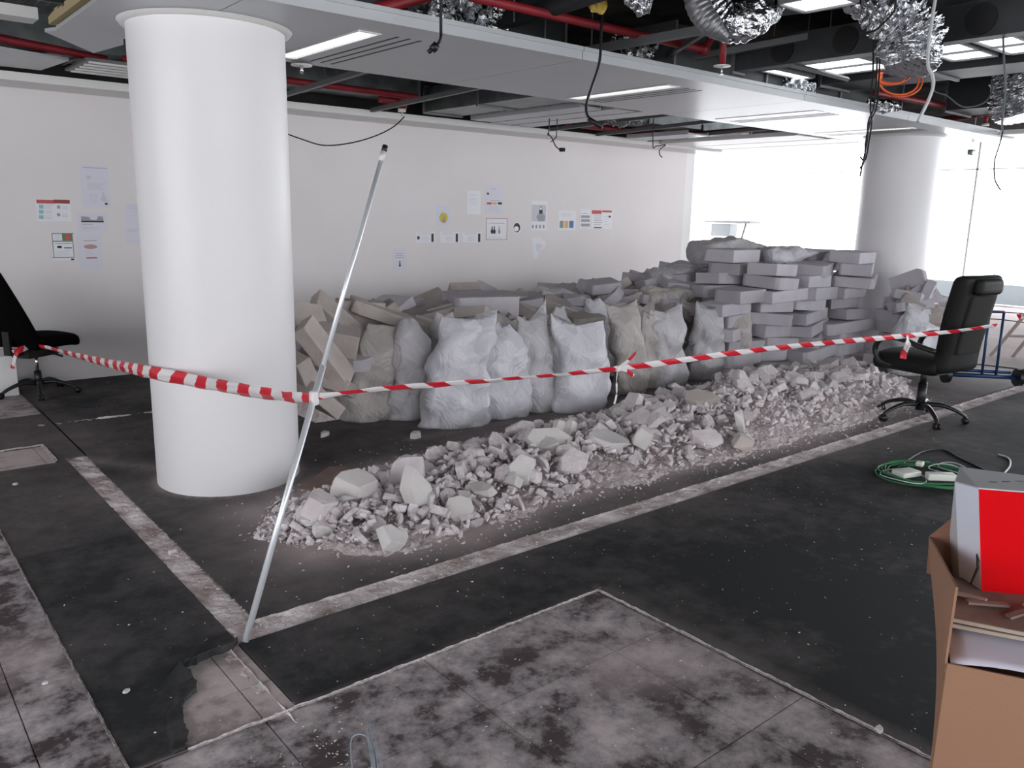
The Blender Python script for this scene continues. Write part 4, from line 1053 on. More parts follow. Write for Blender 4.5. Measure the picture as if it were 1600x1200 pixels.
# work light on its stand beyond the heap
wl_ = atz(1150, 478, 0); X_ = 11.2; hd = atx(1147, 352, X_)
st = thing('work_light', (hd.x, hd.y, 0), 'pale box-shaped work light on a thin stand standing out against the windows above the heap', 'work light')
MB().box((-.03, .05, hd.z-.18), (.16, .42, hd.z+.02)).build('lamp_housing', M_sill, st); MB().box((-.09, -.35, hd.z+.03), (.2, .52, hd.z+.07)).build('top_plate', M_sill, st)
for k in range(3):
    a = 2*PI*k/3+.4; MB().tube([(.05, .1, hd.z-.18), (.05+.5*math.cos(a), .1+.5*math.sin(a), 0)], .018, 8).build('leg', M_wcable, st, True)
MB().tube([(.0, -.22, hd.z+.03), (.05, -.1, hd.z-.3), (.05, .1, hd.z-.55)], .016, 8).build('brace', M_wcable, st, True)
# low white duct box by the wall at the left edge, behind the task chair
c0 = atz(-60, 610, 0)
o = rbox('white_pedestal', (.44, .42, .34), .004, M_wall_white, None); o.location = (.885, 8.02, .17); tag(o, 'low white box against the wall at the left edge, behind the task chair', 'box')

# pale dust line along the cut edges of the carpet
M_dustline = mat('dust_line', (.36, .31, .31), 1, c2=(.60, .55, .55), scale=60)
def dline(a, b, w, seed):
    o = ribbon('dust_line', (*a, .0), (*b, .0), w, seed, res=.01, zt=.005, zb=-.0025); o.data.materials.clear(); o.data.materials.append(M_dustline)
dline((.66, 2.268), (2.408, 2.268), .008, 31); dline((2.405, 2.27), (2.405, .3), .008, 32); dline((.495, 2.27), (.495, 5.59), .010, 33)
dline((-1.1, 6.055), (.96, 6.055), .016, 35); dline((.955, 6.05), (.955, 5.62), .02, 36)

# ================================================================== NOTICES ON THE WALL
M_paper = mat('paper', (.76, .76, .80), .6); M_paperd = mat('grey_paper', (.66, .66, .74), .6)
def flat(n, c): return mat(n, c, .7)
INK = {'k': flat('ink_black', (.03, .03, .035)), 'g': flat('ink_grey', (.33, .33, .36)), 'r': flat('ink_red', (.52, .10, .11)), 'd': flat('ink_dark_red', (.25, .06, .05)), 'b': flat('ink_blue', (.07, .20, .42)),
       't': flat('ink_teal', (.25, .50, .55)), 'y': flat('ink_yellow', (.55, .50, .08)), 'o': flat('ink_orange', (.72, .42, .16)), 'n': flat('ink_green', (.10, .22, .10)), 'm': flat('ink_olive', (.25, .30, .25)), 'w': flat('ink_white', (.82, .82, .84)), 'p': flat('ink_rose', (.45, .28, .27)), 'l': flat('ink_light', (.56, .56, .62))}
PW = WY-.0015
def wp(x, y): return aty(x, y, PW)
class Sheet:
    def __init__(s, x0, y0, x1, y1, label, name='wall_notice', m=None, cat='notice', shape=None):
        a = wp((x0+x1)/2, (y0+y1)/2); s.a = a; s.t = thing(name, a, label, cat)
        s.k = 0; s.pix(x0, y0, x1, y1, m or M_paper, 'sheet', 0, shape)
    def pix(s, x0, y0, x1, y1, m, name='print', lay=None, shape=None, rot=0):
        if lay is None: s.k += 1; lay = 1+s.k*.15
        # opposite corners on the wall -> upright rectangle
        c = wp((x0+x1)/2, (y0+y1)/2); hw = abs(wp(x1, (y0+y1)/2).x-wp(x0, (y0+y1)/2).x)/2; hh = abs(wp((x0+x1)/2, y0).z-wp((x0+x1)/2, y1).z)/2
        yb = -.0008*lay; d = c-s.a; mb = MB()
        if shape == 'round': n = 28; pts = [(d.x+hw*math.cos(2*PI*i/n), d.z+hh*math.sin(2*PI*i/n)) for i in range(n)]
        elif shape == 'arrow': pts = [(d.x-hw*.35, d.z+hh), (d.x-hw*.35, d.z-hh*.25), (d.x-hw, d.z-hh*.25), (d.x, d.z-hh), (d.x+hw, d.z-hh*.25), (d.x+hw*.35, d.z-hh*.25), (d.x+hw*.35, d.z+hh)]
        elif shape == 'torn': pts = [(d.x-hw, d.z+hh), (d.x+hw*.3, d.z+hh*.92), (d.x+hw, d.z+hh*.5), (d.x+hw*.8, d.z-.0*hh), (d.x+hw*.1, d.z-hh*.15), (d.x-hw*.2, d.z-hh), (d.x-hw*.8, d.z-hh*.9), (d.x-hw*.9, d.z)]
        elif shape == 'skyline': pts = [(d.x-hw, d.z-hh), (d.x-hw, d.z+hh), (d.x-hw*.3, d.z+hh*.8), (d.x-hw*.15, d.z-hh*.2), (d.x+hw*.35, d.z-hh*.3), (d.x+hw*.5, d.z+hh), (d.x+hw*.95, d.z+hh), (d.x+hw, d.z-hh)]
        elif shape == 'figure': pts = [(d.x-hw*.5, d.z-hh), (d.x-hw, d.z-hh*.4), (d.x-hw*.35, d.z+hh*.2), (d.x-hw*.3, d.z+hh*.8), (d.x, d.z+hh), (d.x+hw*.3, d.z+hh*.8), (d.x+hw*.4, d.z+hh*.1), (d.x+hw, d.z-hh*.3), (d.x+hw*.8, d.z-hh)]
        else: pts = [(d.x-hw, d.z-hh), (d.x-hw, d.z+hh), (d.x+hw, d.z+hh), (d.x+hw, d.z-hh)]
        nn = len(pts); vs = [(x, yb, z) for x, z in pts]+[(x, .001, z) for x, z in pts]
        mb.add(vs, [tuple(range(nn)), tuple(range(2*nn-1, nn-1, -1))]+[(i, nn+i, nn+(i+1) % nn, (i+1) % nn) for i in range(nn)]).build(name, m, s.t)
    def lines(s, x0, y0, x1, n, dy, m='l', h=.9, ragged=.25):
        rr = random.Random(int(x0*7+y0)); 
        for i in range(n): s.pix(x0, y0+dy*i, x1-(x1-x0)*rr.uniform(0, ragged), y0+dy*i+h, INK[m], 'text_line')
    def frame(s, x0, y0, x1, y1, m, w=1.0):
        for q in ((x0, y0, x1, y0+w), (x0, y1-w, x1, y1), (x0, y0, x0+w, y1), (x1-w, y0, x1, y1)): s.pix(*q, INK[m], 'border')
S = Sheet(57, 311, 111, 346, 'wide notice with a dark red header bar and blue icons, leftmost on the wall')
S.pix(57, 312, 84, 318, INK['r'], 'header'); S.pix(84, 312, 109, 318, INK['d'], 'header')
for (x, y) in ((61, 320), (61, 328), (61, 336)): S.pix(x, y, x+7, y+6, INK['t'], 'icon'); S.lines(x+9, y+1, x+21, 3, 2, 'l', .7)
for (x, y) in ((89, 321), (89, 333)): S.pix(x, y, x+5, y+5, INK['g'], 'icon'); S.lines(x+8, y+1, x+19, 3, 2, 'l', .7)
S = Sheet(127, 259, 171, 324, 'tall pale bluish notice with faint text, highest one left of the near column', m=M_paperd); S.lines(130, 262, 168, 1, 2, 'g', .9, .02); S.pix(135, 274, 142, 280, INK['l'], 'icon'); S.lines(136, 286, 166, 5, 2.4); S.pix(157, 300, 167, 315, INK['l'], 'icon', shape='figure'); S.lines(140, 303, 154, 5, 3.2); S.pix(164, 317, 168, 320, INK['k'], 'icon')
S = Sheet(121, 333, 168, 364, 'notice with a dark skyline picture across its top', m=M_paperd); S.pix(127, 338, 162, 347, INK['g'], 'picture', shape='skyline'); S.pix(127, 345, 162, 347.4, INK['k'], 'picture'); S.lines(128, 350, 145, 1, 2, 'g', .8, 0); S.lines(128, 355, 162, 2, 2.2)
S = Sheet(81, 363, 116, 407, 'notice with a dark green border and a red flower picture'); S.frame(82, 364, 115, 403, 'm', 1.5); S.pix(97, 365, 113, 376, INK['n'], 'picture'); S.pix(101, 366, 111, 375, INK['r'], 'picture', shape='round'); S.lines(86, 367, 95, 3, 3, 'l'); S.pix(83, 376, 114, 378, INK['m'], 'band'); S.lines(86, 380, 112, 1, 2, 'r', .8, 0); S.pix(89, 384, 97, 388, INK['k'], 'icon', shape='round'); S.pix(100, 386.5, 112, 388, INK['k'], 'text_line'); S.lines(88, 392, 112, 3, 3); S.pix(111, 404, 116, 406.5, INK['k'], 'icon')
S = Sheet(122, 366, 160, 420, 'pale notice with a brownish oval drawing and a red rule below', m=M_paperd); S.lines(131, 375.5, 151, 1, 2, 'p', 1, 0); S.pix(131, 382, 152, 389, INK['p'], 'picture', shape='round'); S.lines(133, 392, 146, 3, 3); S.pix(135, 402, 152, 403.8, INK['r'], 'rule')
for (y0, y1, lb) in ((318, 352, 'upper of two plain pale sheets half hidden by the near column'), (354, 382, 'lower of two plain pale sheets half hidden by the near column')):
    S = Sheet(197, y0, 222, y1, lb, m=M_paperd); S.lines(200, y0+4, 219, 2, 3)
S = Sheet(614, 388, 635, 423, 'small white sheet with a black arrow pointing down', m=M_paperd); S.lines(618, 396, 631, 3, 3, 'g', .8); S.pix(622.5, 408, 627, 417.5, INK['k'], 'arrow', shape='arrow')
S = Sheet(682, 320, 703, 352, 'pale sheet carrying a round yellow sticker with a dark figure', m=M_paperd); S.pix(686.5, 332, 699.5, 348.5, INK['y'], 'sticker', shape='round'); S.pix(690, 337, 697, 348, INK['p'], 'figure', shape='figure')
for i, (x0, lb) in enumerate([(650, 'left one of three small wide labels with a black bar at the right'), (688, 'middle one of three small wide labels with a black bar at the right'), (723, 'right one of three small wide labels with a black bar at the right')]):
    S = Sheet(x0, 362, x0+30, 379, lb); S.lines(x0+3, 363.5, x0+24, 2, 2, 'l', .7); S.pix(x0+24, 365, x0+27.5, 378, INK['k'], 'bar'); S.lines(x0+8, 370, x0+21, 3, 2.4, 'l', .7)
    if i == 0: S.pix(x0+2, 369, x0+5.5, 374, INK['k'], 'icon')
S = Sheet(730, 298, 751, 335, 'plain white notice left of the one with coloured blocks'); S.lines(733, 304, 746, 2, 6, 'l', .8); S.lines(733, 312, 747, 3, 3, 'l', .6)
S = Sheet(759, 290, 786, 334, 'tall notice with small red, orange and dark blocks', m=M_paperd); S.lines(768, 295, 776, 1, 2, 'g', .8); S.pix(761, 301, 764, 304, INK['k'], 'icon'); S.lines(766, 313, 782, 1, 2, 'g', .8); S.pix(761, 316, 768, 319.6, INK['r'], 'block'); S.pix(769.5, 316, 776, 319.6, INK['o'], 'block'); S.pix(778, 316, 784, 319.6, INK['k'], 'block'); S.lines(764, 323, 782, 3, 3)
S = Sheet(759, 341, 793, 375, 'square notice with a thin red frame and small walking figures'); S.frame(759.6, 341, 792.6, 374.8, 'p', .9); S.lines(764, 348.5, 788, 1, 2, 'g', .8, 0); S.pix(766.5, 353, 771, 365, INK['k'], 'figure', shape='figure'); S.pix(770, 353, 774.5, 365, INK['k'], 'figure', shape='figure'); S.pix(778, 353, 782, 365, INK['g'], 'figure', shape='figure'); S.lines(763, 371, 789, 1, 1, 'l', .8)
S = Sheet(800.5, 346.5, 814.5, 365, 'round sticker with a black and white face drawing', 'wall_sticker', cat='sticker', shape='round'); S.pix(802.5, 348.5, 812.8, 363, INK['k'], 'hair', shape='round'); S.pix(803, 353.5, 810.5, 361.5, INK['w'], 'face', shape='round')
S = Sheet(830, 314, 855, 360, 'tall notice with a photograph of a standing person in grey and icons beneath'); S.pix(831, 320, 853, 346, INK['l'], 'picture'); S.pix(838, 321.5, 852, 346, INK['g'], 'figure', shape='figure'); S.pix(842, 322, 848, 334, INK['k'], 'hair', shape='figure'); S.pix(843.6, 323.8, 846.6, 328, INK['w'], 'face', shape='round')
for k in range(4): S.pix(831+5.6*k, 351, 834+5.6*k, 357, INK['g'], 'icon', shape='round')
S = Sheet(872, 329, 900, 360, 'notice with green, orange and blue panels in a row'); S.pix(874.5, 345, 880.5, 356, INK['m'], 'panel'); S.pix(882, 345, 888, 356, INK['o'], 'panel'); S.pix(889.5, 345, 896, 356, INK['b'], 'panel'); S.lines(877, 334, 895, 2, 3)
S = Sheet(906, 327, 923, 358, 'narrow notice with grey blocks of text'); S.lines(910, 333, 920, 1, 2, 'g', 1)
for y in (336.5, 342.5, 349.5): S.pix(908, y, 921.5, y+4.2, INK['g'], 'text_block')
S.lines(909, 355.5, 920, 1, 2)
S = Sheet(924.5, 327.5, 957, 358, 'wide notice with a red header, last on the right of the wall'); S.pix(925, 328.5, 940, 334.5, INK['r'], 'header'); S.pix(941, 328.8, 956, 332, INK['r'], 'header'); S.lines(928, 337, 941, 5, 3.4, 'g', .8); S.lines(944, 338, 952, 4, 4, 'l', .7); S.pix(928, 355, 940, 356.5, INK['k'], 'rule'); S.pix(951, 337, 954, 340, INK['k'], 'icon')
S = Sheet(831, 370, 853, 405, 'torn remnant of white paper stuck below the photograph notice', 'torn_paper', cat='paper', shape='torn'); S.pix(837, 381, 849, 392, M_paperd, 'fold', shape='torn')

# ================================================================== ABOVE THE CEILING LINE
def pipe(name, pts, r, m, label, cat='pipe', n=10, smooth=8, flat=1.0):
    o = MB().tube(spline(pts, smooth) if smooth else pts, r, n, True, flat).build(name, m, None, True); auto_smooth(o, 1.0)
    return tag(o, label, cat)
def duct(name, a, b, m, label, cat='duct', flanges=(), parent=None):
    t = thing(name, ((a[0]+b[0])/2, (a[1]+b[1])/2, a[2]), label, cat); c = t.location
    A = [a[i]-c[i] for i in range(3)]; B = [b[i]-c[i] for i in range(3)]
    MB().box(A, B).build('casing', m, t)
    ax = 0 if b[0]-a[0] > b[1]-a[1] else 1; L = B[ax]-A[ax]; k = max(2, int(L/.9))
    for i in range(k+1):
        s = A[ax]+L*i/k; lo = [A[j]-.018 for j in range(3)]; hi = [B[j]+.018 for j in range(3)]; lo[ax] = s-.012; hi[ax] = s+.012
        MB().box(lo, hi).build('flange', M_steel, t)
    return t
def foil_tube(name, pts, r, label, m=None, seed=1, fringe=0, n=40, crumple=.16, cat='duct', sub=16):
    P = spline(pts, sub); mb = MB(); vs = []; fs = []; prev = None; N = len(P)
    rs = r if isinstance(r, list) else [r]*N
    if len(rs) != N: rs = [float(np.interp(i/(N-1), np.linspace(0, 1, len(rs)), rs)) for i in range(N)]
    for i, p in enumerate(P):
        t = (P[min(i+1, N-1)]-P[max(i-1, 0)]).normalized()
        a = t.cross(Vector((.2, .3, 1))).normalized() if prev is None else (prev-t*prev.dot(t)).normalized(); prev = a; b = t.cross(a)
        for k in range(n):
            g = 2*PI*k/n; d_ = a*math.cos(g)+b*math.sin(g); q = p+d_*rs[i]
            w_ = 1+crumple*(noise.noise(q*16+Vector((seed, 0, 0)))+.7*noise.noise(q*34))+.035*math.sin(i*2.1)
            vs.append(p+d_*rs[i]*w_)
    for i in range(N-1):
        for k in range(n): fs.append((i*n+k, i*n+(k+1) % n, (i+1)*n+(k+1) % n, (i+1)*n+k))
    fs.append(tuple((N-1)*n+k for k in range(n)))
    o = mb.add(vs, fs).build(name, m or M_foil, None, False)
    return tag(o, label, cat)
# --- before the bulkhead
Z = 2.76
pipe('sprinkler_pipe', [(2.9, 3.90, Z), (4.96, 3.90, Z)], .027, M_red, 'straight red sprinkler main running just in front of the metal ceiling band', smooth=0, n=14)
t = thing('sprinkler_pipe', (4.96, 3.90, Z), 'red elbow rising from the right end of the straight red main', 'pipe')
MB().tube([(-.03, 0, 0), (.03, 0, 0)], .04, 14).tube([(0, 0, 0), (.05, -.12, .18), (.05, -.12, .5)], .027, 12).build('elbow', M_red, t, True)
pipe('sprinkler_pipe', [(2.70, 4.7, 2.78), (2.78, 4.06, 2.79), (2.84, 3.3, 2.82)], .036, M_red, 'thick red pipe crossing above the ceiling band left of the crumpled foil bundle', n=14)
p = atz(1128, 104, 2.60)
t = thing('sprinkler_drop', (p.x, p.y, 2.6), 'short red sprinkler drop with a white rosette disc in front of the ceiling band', 'sprinkler')
MB().tube([(0, 0, .005), (0, 0, .16), (0, 0, .5)], .022, 14).build('drop_pipe', M_red, t, True)
MB().tube([(0, 0, 0), (0, 0, .006)], .058, 28).build('rosette', M_trim, t, True); MB().tube([(0, 0, -.05), (0, 0, 0)], .006, 8).tube([(0, 0, -.052), (0, 0, -.048)], .014, 12).build('head', M_chrome, t, True)
pipe('insulated_pipe', [(3.50, 4.50, 2.80), (3.50, 3.9, 2.80), (3.46, 2.3, 2.86)], .052, M_insul, 'thick black insulated pipe crossing over the red main', n=16)
pipe('insulated_pipe', [(3.70, 4.35, 2.92), (3.66, 3.3, 2.95), (3.62, 2.2, 2.98)], .062, M_insul, 'upper black insulated pipe with yellow foam beside it', n=16)
p = atz(934, 6, 2.80); o = rbox('insulation_scrap', (.12, .07, .09), .03, mat('yellow_foam', (.62, .45, .10), .9), None, lambda v: v+Vector((.03*noise.noise(v*30), .03*noise.noise(v*27), .03*noise.noise(v*33)))); o.location = p; tag(o, 'torn yellow foam scrap stuck under the black insulated pipe', 'insulation')
foil_tube('foil_bundle', [atz(655, 8, 2.82), atz(690, 22, 2.80), atz(730, 28, 2.80), atz(772, 40, 2.80)], [.13, .17, .17, .12], 'crumpled silver foil bundle above the ceiling band over the hanging black plug', seed=3, crumple=.42)
q = atd(1150, 0, 4.9)
foil_tube('flexible_duct', [atd(1098, -50, 4.6), atd(1106, 0, 4.6), atd(1135, 34, 4.6), atd(1172, 30, 4.6), atd(1205, -8, 4.7), atd(1235, -60, 4.8)], .105, 'silver flexible duct hanging in a loop at the top, right of the red elbow', seed=5, crumple=.14)
foil_tube('duct_sleeve', [atd(1086, -45, 4.5), atd(1090, 5, 4.5), atd(1112, 40, 4.5), atd(1135, 60, 4.52)], [.06, .07, .06, .02], 'dull grey lining flapping along the left of the looped silver duct', m=M_foild, seed=6, crumple=.06)
foil_tube('flexible_duct', [atd(1335, -35, 4.62), atd(1372, 4, 4.62), atd(1410, 38, 4.62), atd(1426, 74, 4.62), atd(1421, 108, 4.62)], [.11, .13, .155, .155, .12], 'big crumpled silver duct hanging open above the orange cable loops', seed=8, crumple=.30, n=48)
foil_tube('flexible_duct', [atd(1585, 75, 7.5), atd(1588, 120, 7.5), atd(1590, 160, 7.5), atd(1592, 186, 7.5)], [.12, .18, .22, .17], 'dull silver duct hanging at the right edge above the far ceiling end', seed=9, crumple=.3)
foil_tube('foil_bundle', [atd(1205, 128, 6.9), atd(1235, 136, 6.9), atd(1272, 142, 6.9)], [.06, .10, .05], 'small crumpled foil end lying above the bright end of the ceiling band', seed=11, crumple=.5)
foil_tube('foil_bundle', [atd(955, 60, 6.0), atd(985, 68, 6.0), atd(1025, 82, 6.0)], [.05, .09, .05], 'crumpled foil wrap tucked behind the red main near its middle', seed=12, crumple=.6)
foil_tube('foil_bundle', [atd(985, -12, 4.6), atd(1000, 2, 4.6), atd(1018, 6, 4.6)], [.05, .07, .05], 'bit of shiny foil at the top edge beside the brown soffit', seed=13, crumple=.5)
foil_tube('foil_bundle', [atd(1355, 158, 7.4), atd(1380, 165, 7.4), atd(1405, 168, 7.4)], [.03, .06, .03], 'foil scrap under the orange cable where the black wires drop', seed=14, crumple=.6)
# orange cable loops
oc = thing('orange_cable_coil', (0, 0, 0), 'loops of orange cable hanging below the crumpled silver duct', 'cable')
for (cx, cy, rx, ry, k) in ((1392, 122, 22, 10, 0), (1405, 128, 30, 20, 1), (1408, 126, 33, 25, 2), (1396, 118, 26, 12, 3)):
    a0, a1 = (0.2, 2*PI) if k % 3 == 0 else (-.6, 3.6)
    MB().tube(spline([atd(cx+rx*math.cos(a0+(a1-a0)*i/12), cy+ry*math.sin(a0+(a1-a0)*i/12), 6.3+.03*k) for i in range(13)], 4), .008, 6).build('cable_loop', M_orange, oc, True)
pipe('sprinkler_pipe', [atz(1368, 145, 2.75), atz(1470, 164, 2.75), atz(1530, 176, 2.75)], .03, M_red, 'red pipe above the far white column, running from the orange loops', smooth=0)
pipe('sprinkler_pipe', [atz(1450, 190, 2.72), atz(1640, 163, 2.72)], .03, M_red, 'red pipe crossing above the far end of the ceiling band', smooth=0)
t = thing('sprinkler_drop', tuple(atz(1542, 178, 2.72)), 'small red sprinkler drop at the far end of the ceiling band', 'sprinkler'); MB().tube([(0, 0, 0), (0, 0, -.10)], .02, 10).build('drop_pipe', M_red, t, True); MB().tube([(0, 0, -.12), (0, 0, -.10)], .035, 14).build('rosette', M_trim, t, True)
# supply-air plenum box with two open spigots
t = duct('supply_air_box', (5.35, 1.6, 2.66), (5.47, 3.92, 2.86), M_galvd, 'long dark supply air box with round open spigots before the ceiling band')
for yy in (3.51, 3.04, 2.2): MB().tube([(-.075, yy-2.76, .10), (-.058, yy-2.76, .10)], .088, 28).build('spigot_hole', M_black, t)
duct('supply_air_duct', (4.9, 4.12, 2.66), (8.4, 4.60, 2.96), M_galvd, 'dark steel duct running over the right half of the ceiling band')
duct('supply_air_duct', (1.6, 4.75, 2.70), (4.4, 5.2, 3.0), M_galvd, 'dark steel duct over the left half of the ceiling band')
duct('main_duct', (1.0, 2.1, 2.96), (9.0, 2.9, 3.28), M_galvd, 'wide dark duct high under the soffit near the top edge')
duct('exhaust_duct', (6.7, 1.2, 2.72), (7.15, 4.0, 3.1), M_galvd, 'dark duct crossing behind the lit lamp panels at the upper right')
duct('exhaust_duct', (8.9, 1.5, 2.70), (9.5, 3.9, 3.05), M_galvd, 'dark duct near the upper right corner above the bright window strip')
# steel struts
def strut(a, b, w, label):
    a = Vector(a); b = Vector(b); d_ = (b-a).normalized(); s_ = d_.cross(Vector((0, 0, 1))).normalized()*w/2; u_ = s_.cross(d_).normalized()*w/2
    prof = [(-1, -1), (1, -1), (1, 1), (.75, 1), (.75, -.75), (-.75, -.75), (-.75, 1), (-1, 1)]
    vs = [a+s_*x+u_*y for x, y in prof]+[b+s_*x+u_*y for x, y in prof]; n = 8
    o = MB().add(vs, [tuple(range(n-1, -1, -1)), tuple(range(n, 2*n))]+[(i, (i+1) % n, n+(i+1) % n, n+i) for i in range(n)]).build('steel_strut', M_steel, None); tag(o, label, 'strut')
strut(atz(900, 82, 2.72), atz(1125, 42, 2.72), .05, 'grey steel channel crossing below the straight red main')
strut(atz(1000, 105, 2.72), atz(1370, 38, 2.86), .045, 'long steel channel running along the top of the supply air box')
strut(atz(1030, 96, 2.74), atz(1102, 50, 2.74), .03, 'short diagonal steel brace beside the red elbow')
strut(atz(965, 68, 2.78), atz(1035, 92, 2.78), .03, 'short dark brace sloping down over the crumpled foil wrap')
strut(atz(1200, 20, 2.9), atz(1340, 2, 2.9), .05, 'steel channel at the top edge right of the looped duct')
strut(atz(1380, 40, 2.86), atz(1560, 2, 2.86), .05, 'steel channel at the top edge right of the big crumpled duct')
for (x, y0, y1, z, lb) in [(851, 36, 70, 2.75, 'threaded rod left of the hanging black cable'), (923, 55, 92, 2.75, 'threaded rod just left of the foil wrap'), (1121, 110, 128, 2.66, 'threaded rod hanging beside the white rosette'), (803, 10, 34, 2.8, 'threaded rod between two black insulated pipes'), (500, -20, 12, 2.8, 'threaded rod at the top edge over the near light strip'), (1348, 60, 112, 2.8, 'threaded rod before the lit lamp panel')]:
    a = atz(x, y1, z-.05); MB().tube([a, Vector((a.x, a.y, 3.3))], .006, 6).build('threaded_rod', M_steel, None).update_tag()
    tag(bpy.context.scene.objects[-1] if False else [o for o in COL.objects if o.name.startswith('threaded_rod')][-1], lb, 'rod')
# lamp panels left hanging
def lamp(x0, x1, y0, y1, z, label, bars=1):
    t = thing('hanging_light', ((x0+x1)/2, (y0+y1)/2, z), label, 'lamp'); w, d_ = (x1-x0)/2, (y1-y0)/2
    MB().box((-w+.02, -d_+.02, 0), (w-.02, d_-.02, .006)).build('diffuser', M_lamp, t)
    f = MB().box((-w, -d_, -.01), (-w+.02, d_, .05)).box((w-.02, -d_, -.01), (w, d_, .05)).box((-w, -d_, -.01), (w, -d_+.02, .05)).box((-w, d_-.02, -.01), (w, d_, .05)).box((-w, -d_, .05), (w, d_, .055))
    for k in range(1, bars+1): xx = -w+2*w*k/(bars+1); f.box((xx-.012, -d_, -.012), (xx+.012, d_, .0))
    f.build('frame', M_steel, t)
    for sx in (-1, 1): MB().tube([(sx*w*.8, 0, .05), (sx*w*.8, 0, 3.3-z)], .004, 6).build('hanger', M_steel, t)
lamp(5.88, 6.48, 3.22, 3.80, 2.75, 'square lit lamp panel left of the big crumpled duct')
lamp(5.86, 6.50, 2.52, 2.84, 2.75, 'lit lamp panel with a dark middle bar just right of the big crumpled duct')
lamp(5.84, 6.50, 2.20, 2.46, 2.75, 'lit lamp panel with a middle bar near the right edge')
lamp(5.9, 6.5, 3.92, 4.08, 2.75, 'narrow bluish lamp panel below the open spigots', 0)
lamp(4.15, 4.45, 2.46, 2.80, 2.75, 'lamp panel cut by the top edge right of the looped duct', 0)
lamp(4.9, 5.4, 1.55, 1.80, 2.78, 'lamp panel in the upper right corner', 0)
rail = pipe('lamp_rail', [atz(1233, 100, 2.66), atz(1325, 124, 2.66)], .018, M_steel, 'pale steel edge rail before the square lit lamp panel', 'rail', smooth=0, n=4)
# hanging cables
def hang(name, pts, D, r, m, label, sub=6, up=True):
    P = [atd(x, y, D) for x, y in pts]; P = ([Vector((P[0].x, P[0].y, 3.3))] if up else [])+P
    return pipe(name, P, r, m, label, 'cable', 6, sub)
c = hang('hanging_cable', [(948, -20), (940, 40), (937, 95), (925, 135), (917, 160), (917, 178), (925, 188), (941, 199)], 5.0, .009, M_black, 'black cable hanging before the ceiling band with its bare end hooked sideways')
MB().tube([atd(919, 185, 5.0), atd(941, 199, 5.0)], .014, 8).build('cable_sleeve', M_black, c, True); 
c = hang('hanging_cable', [(689, 30), (689, 55), (687, 64), (682, 71)], 4.2, .008, M_black, 'short black lead with a plug hanging over the ceiling band')
t_ = MB().tube([atd(683, 70, 4.2), atd(675, 78, 4.2)], .022, 10).tube([atd(676, 76, 4.2), atd(669, 82, 4.2)], .012, 8).build('plug', M_black, c, True)
c = hang('hanging_cable', [(1464, -20), (1458, 20), (1451, 70), (1450, 102), (1457, 118), (1458, 135), (1450, 158), (1434, 190)], 4.4, .0095, M_wcable, 'thick grey-white cable hanging down to the ceiling band by the far column')
hang('hanging_cable', [(1567, -20), (1567, 40), (1569, 100), (1571, 140), (1566, 190), (1567, 205)], 4.8, .006, M_gcable, 'slate grey cable hanging straight near the right edge')
hang('hanging_cable', [(1567, 205), (1562, 225), (1554, 252), (1554, 278), (1560, 292), (1564, 297)], 7.4, .006, M_black, 'thin black wire dangling before the bright window at the right', up=False)
for k, (o1, o2, o3, lb) in enumerate([(0, 0, 0, 'longest of the tangled black wires dropping left of the far column'), (4, 3, -12, 'second tangled black wire dropping left of the far column'), (-6, 5, -30, 'shortest tangled black wire dropping left of the far column')]):
    hang('hanging_cable', [(1372+o1, 40), (1370+o1, 110), (1366+o1, 165), (1357+o2, 190), (1355-o1*.5, 220), (1349+o2*.6, 250), (1344, 275+o3)], 5.0+.02*k, .0055, M_black, lb)
hang('hanging_cable', [(1400, 0), (1395, 20), (1378, 38), (1366, 48), (1345, 52)], 4.4, .006, M_black, 'black wire looping over the big crumpled duct')
hang('hanging_cable', [(1455, 132), (1480, 150), (1505, 167), (1535, 162), (1549, 145), (1549, 125)], 7.5, .007, M_gcable, 'grey wire sagging in a curve right of the thick white cable')
c = hang('hanging_cable', [(632, 182), (615, 198), (585, 213), (545, 224), (505, 227), (470, 217), (440, 206)], 7.2, .006, M_black, 'thin black wire sagging between the red riser and the near column', up=False)
c = hang('hanging_cable', [(858, 200), (856, 208), (862, 215), (868, 228), (876, 235)], 8.6, .006, M_black, 'dangling black wire with a small sensor over the middle of the wall'); MB().tube([atd(874, 234, 8.6), atd(883, 234, 8.6)], .02, 8).build('sensor', M_black, c, True)
c = hang('hanging_cable', [(870, 200), (868, 215), (860, 222)], 8.6, .005, M_black, 'small loop of wire beside the dangling sensor')
c = hang('hanging_cable', [(1020, 220), (1026, 228), (1040, 226), (1031, 234), (1031, 242), (1035, 246)], 9.6, .006, M_black, 'dangling black wire near the right end of the wall')
# emergency light box near the far end
p = atd(1518, 238, 10.2); t = thing('emergency_light', tuple(p), 'small grey box hung on a stem before the bright window at the right', 'lamp')
rbox('body', (.11, .06, .065), .006, M_galv, t); MB().tube([(0, 0, .03), (0, 0, .92)], .005, 6).build('stem', M_wcable, t)
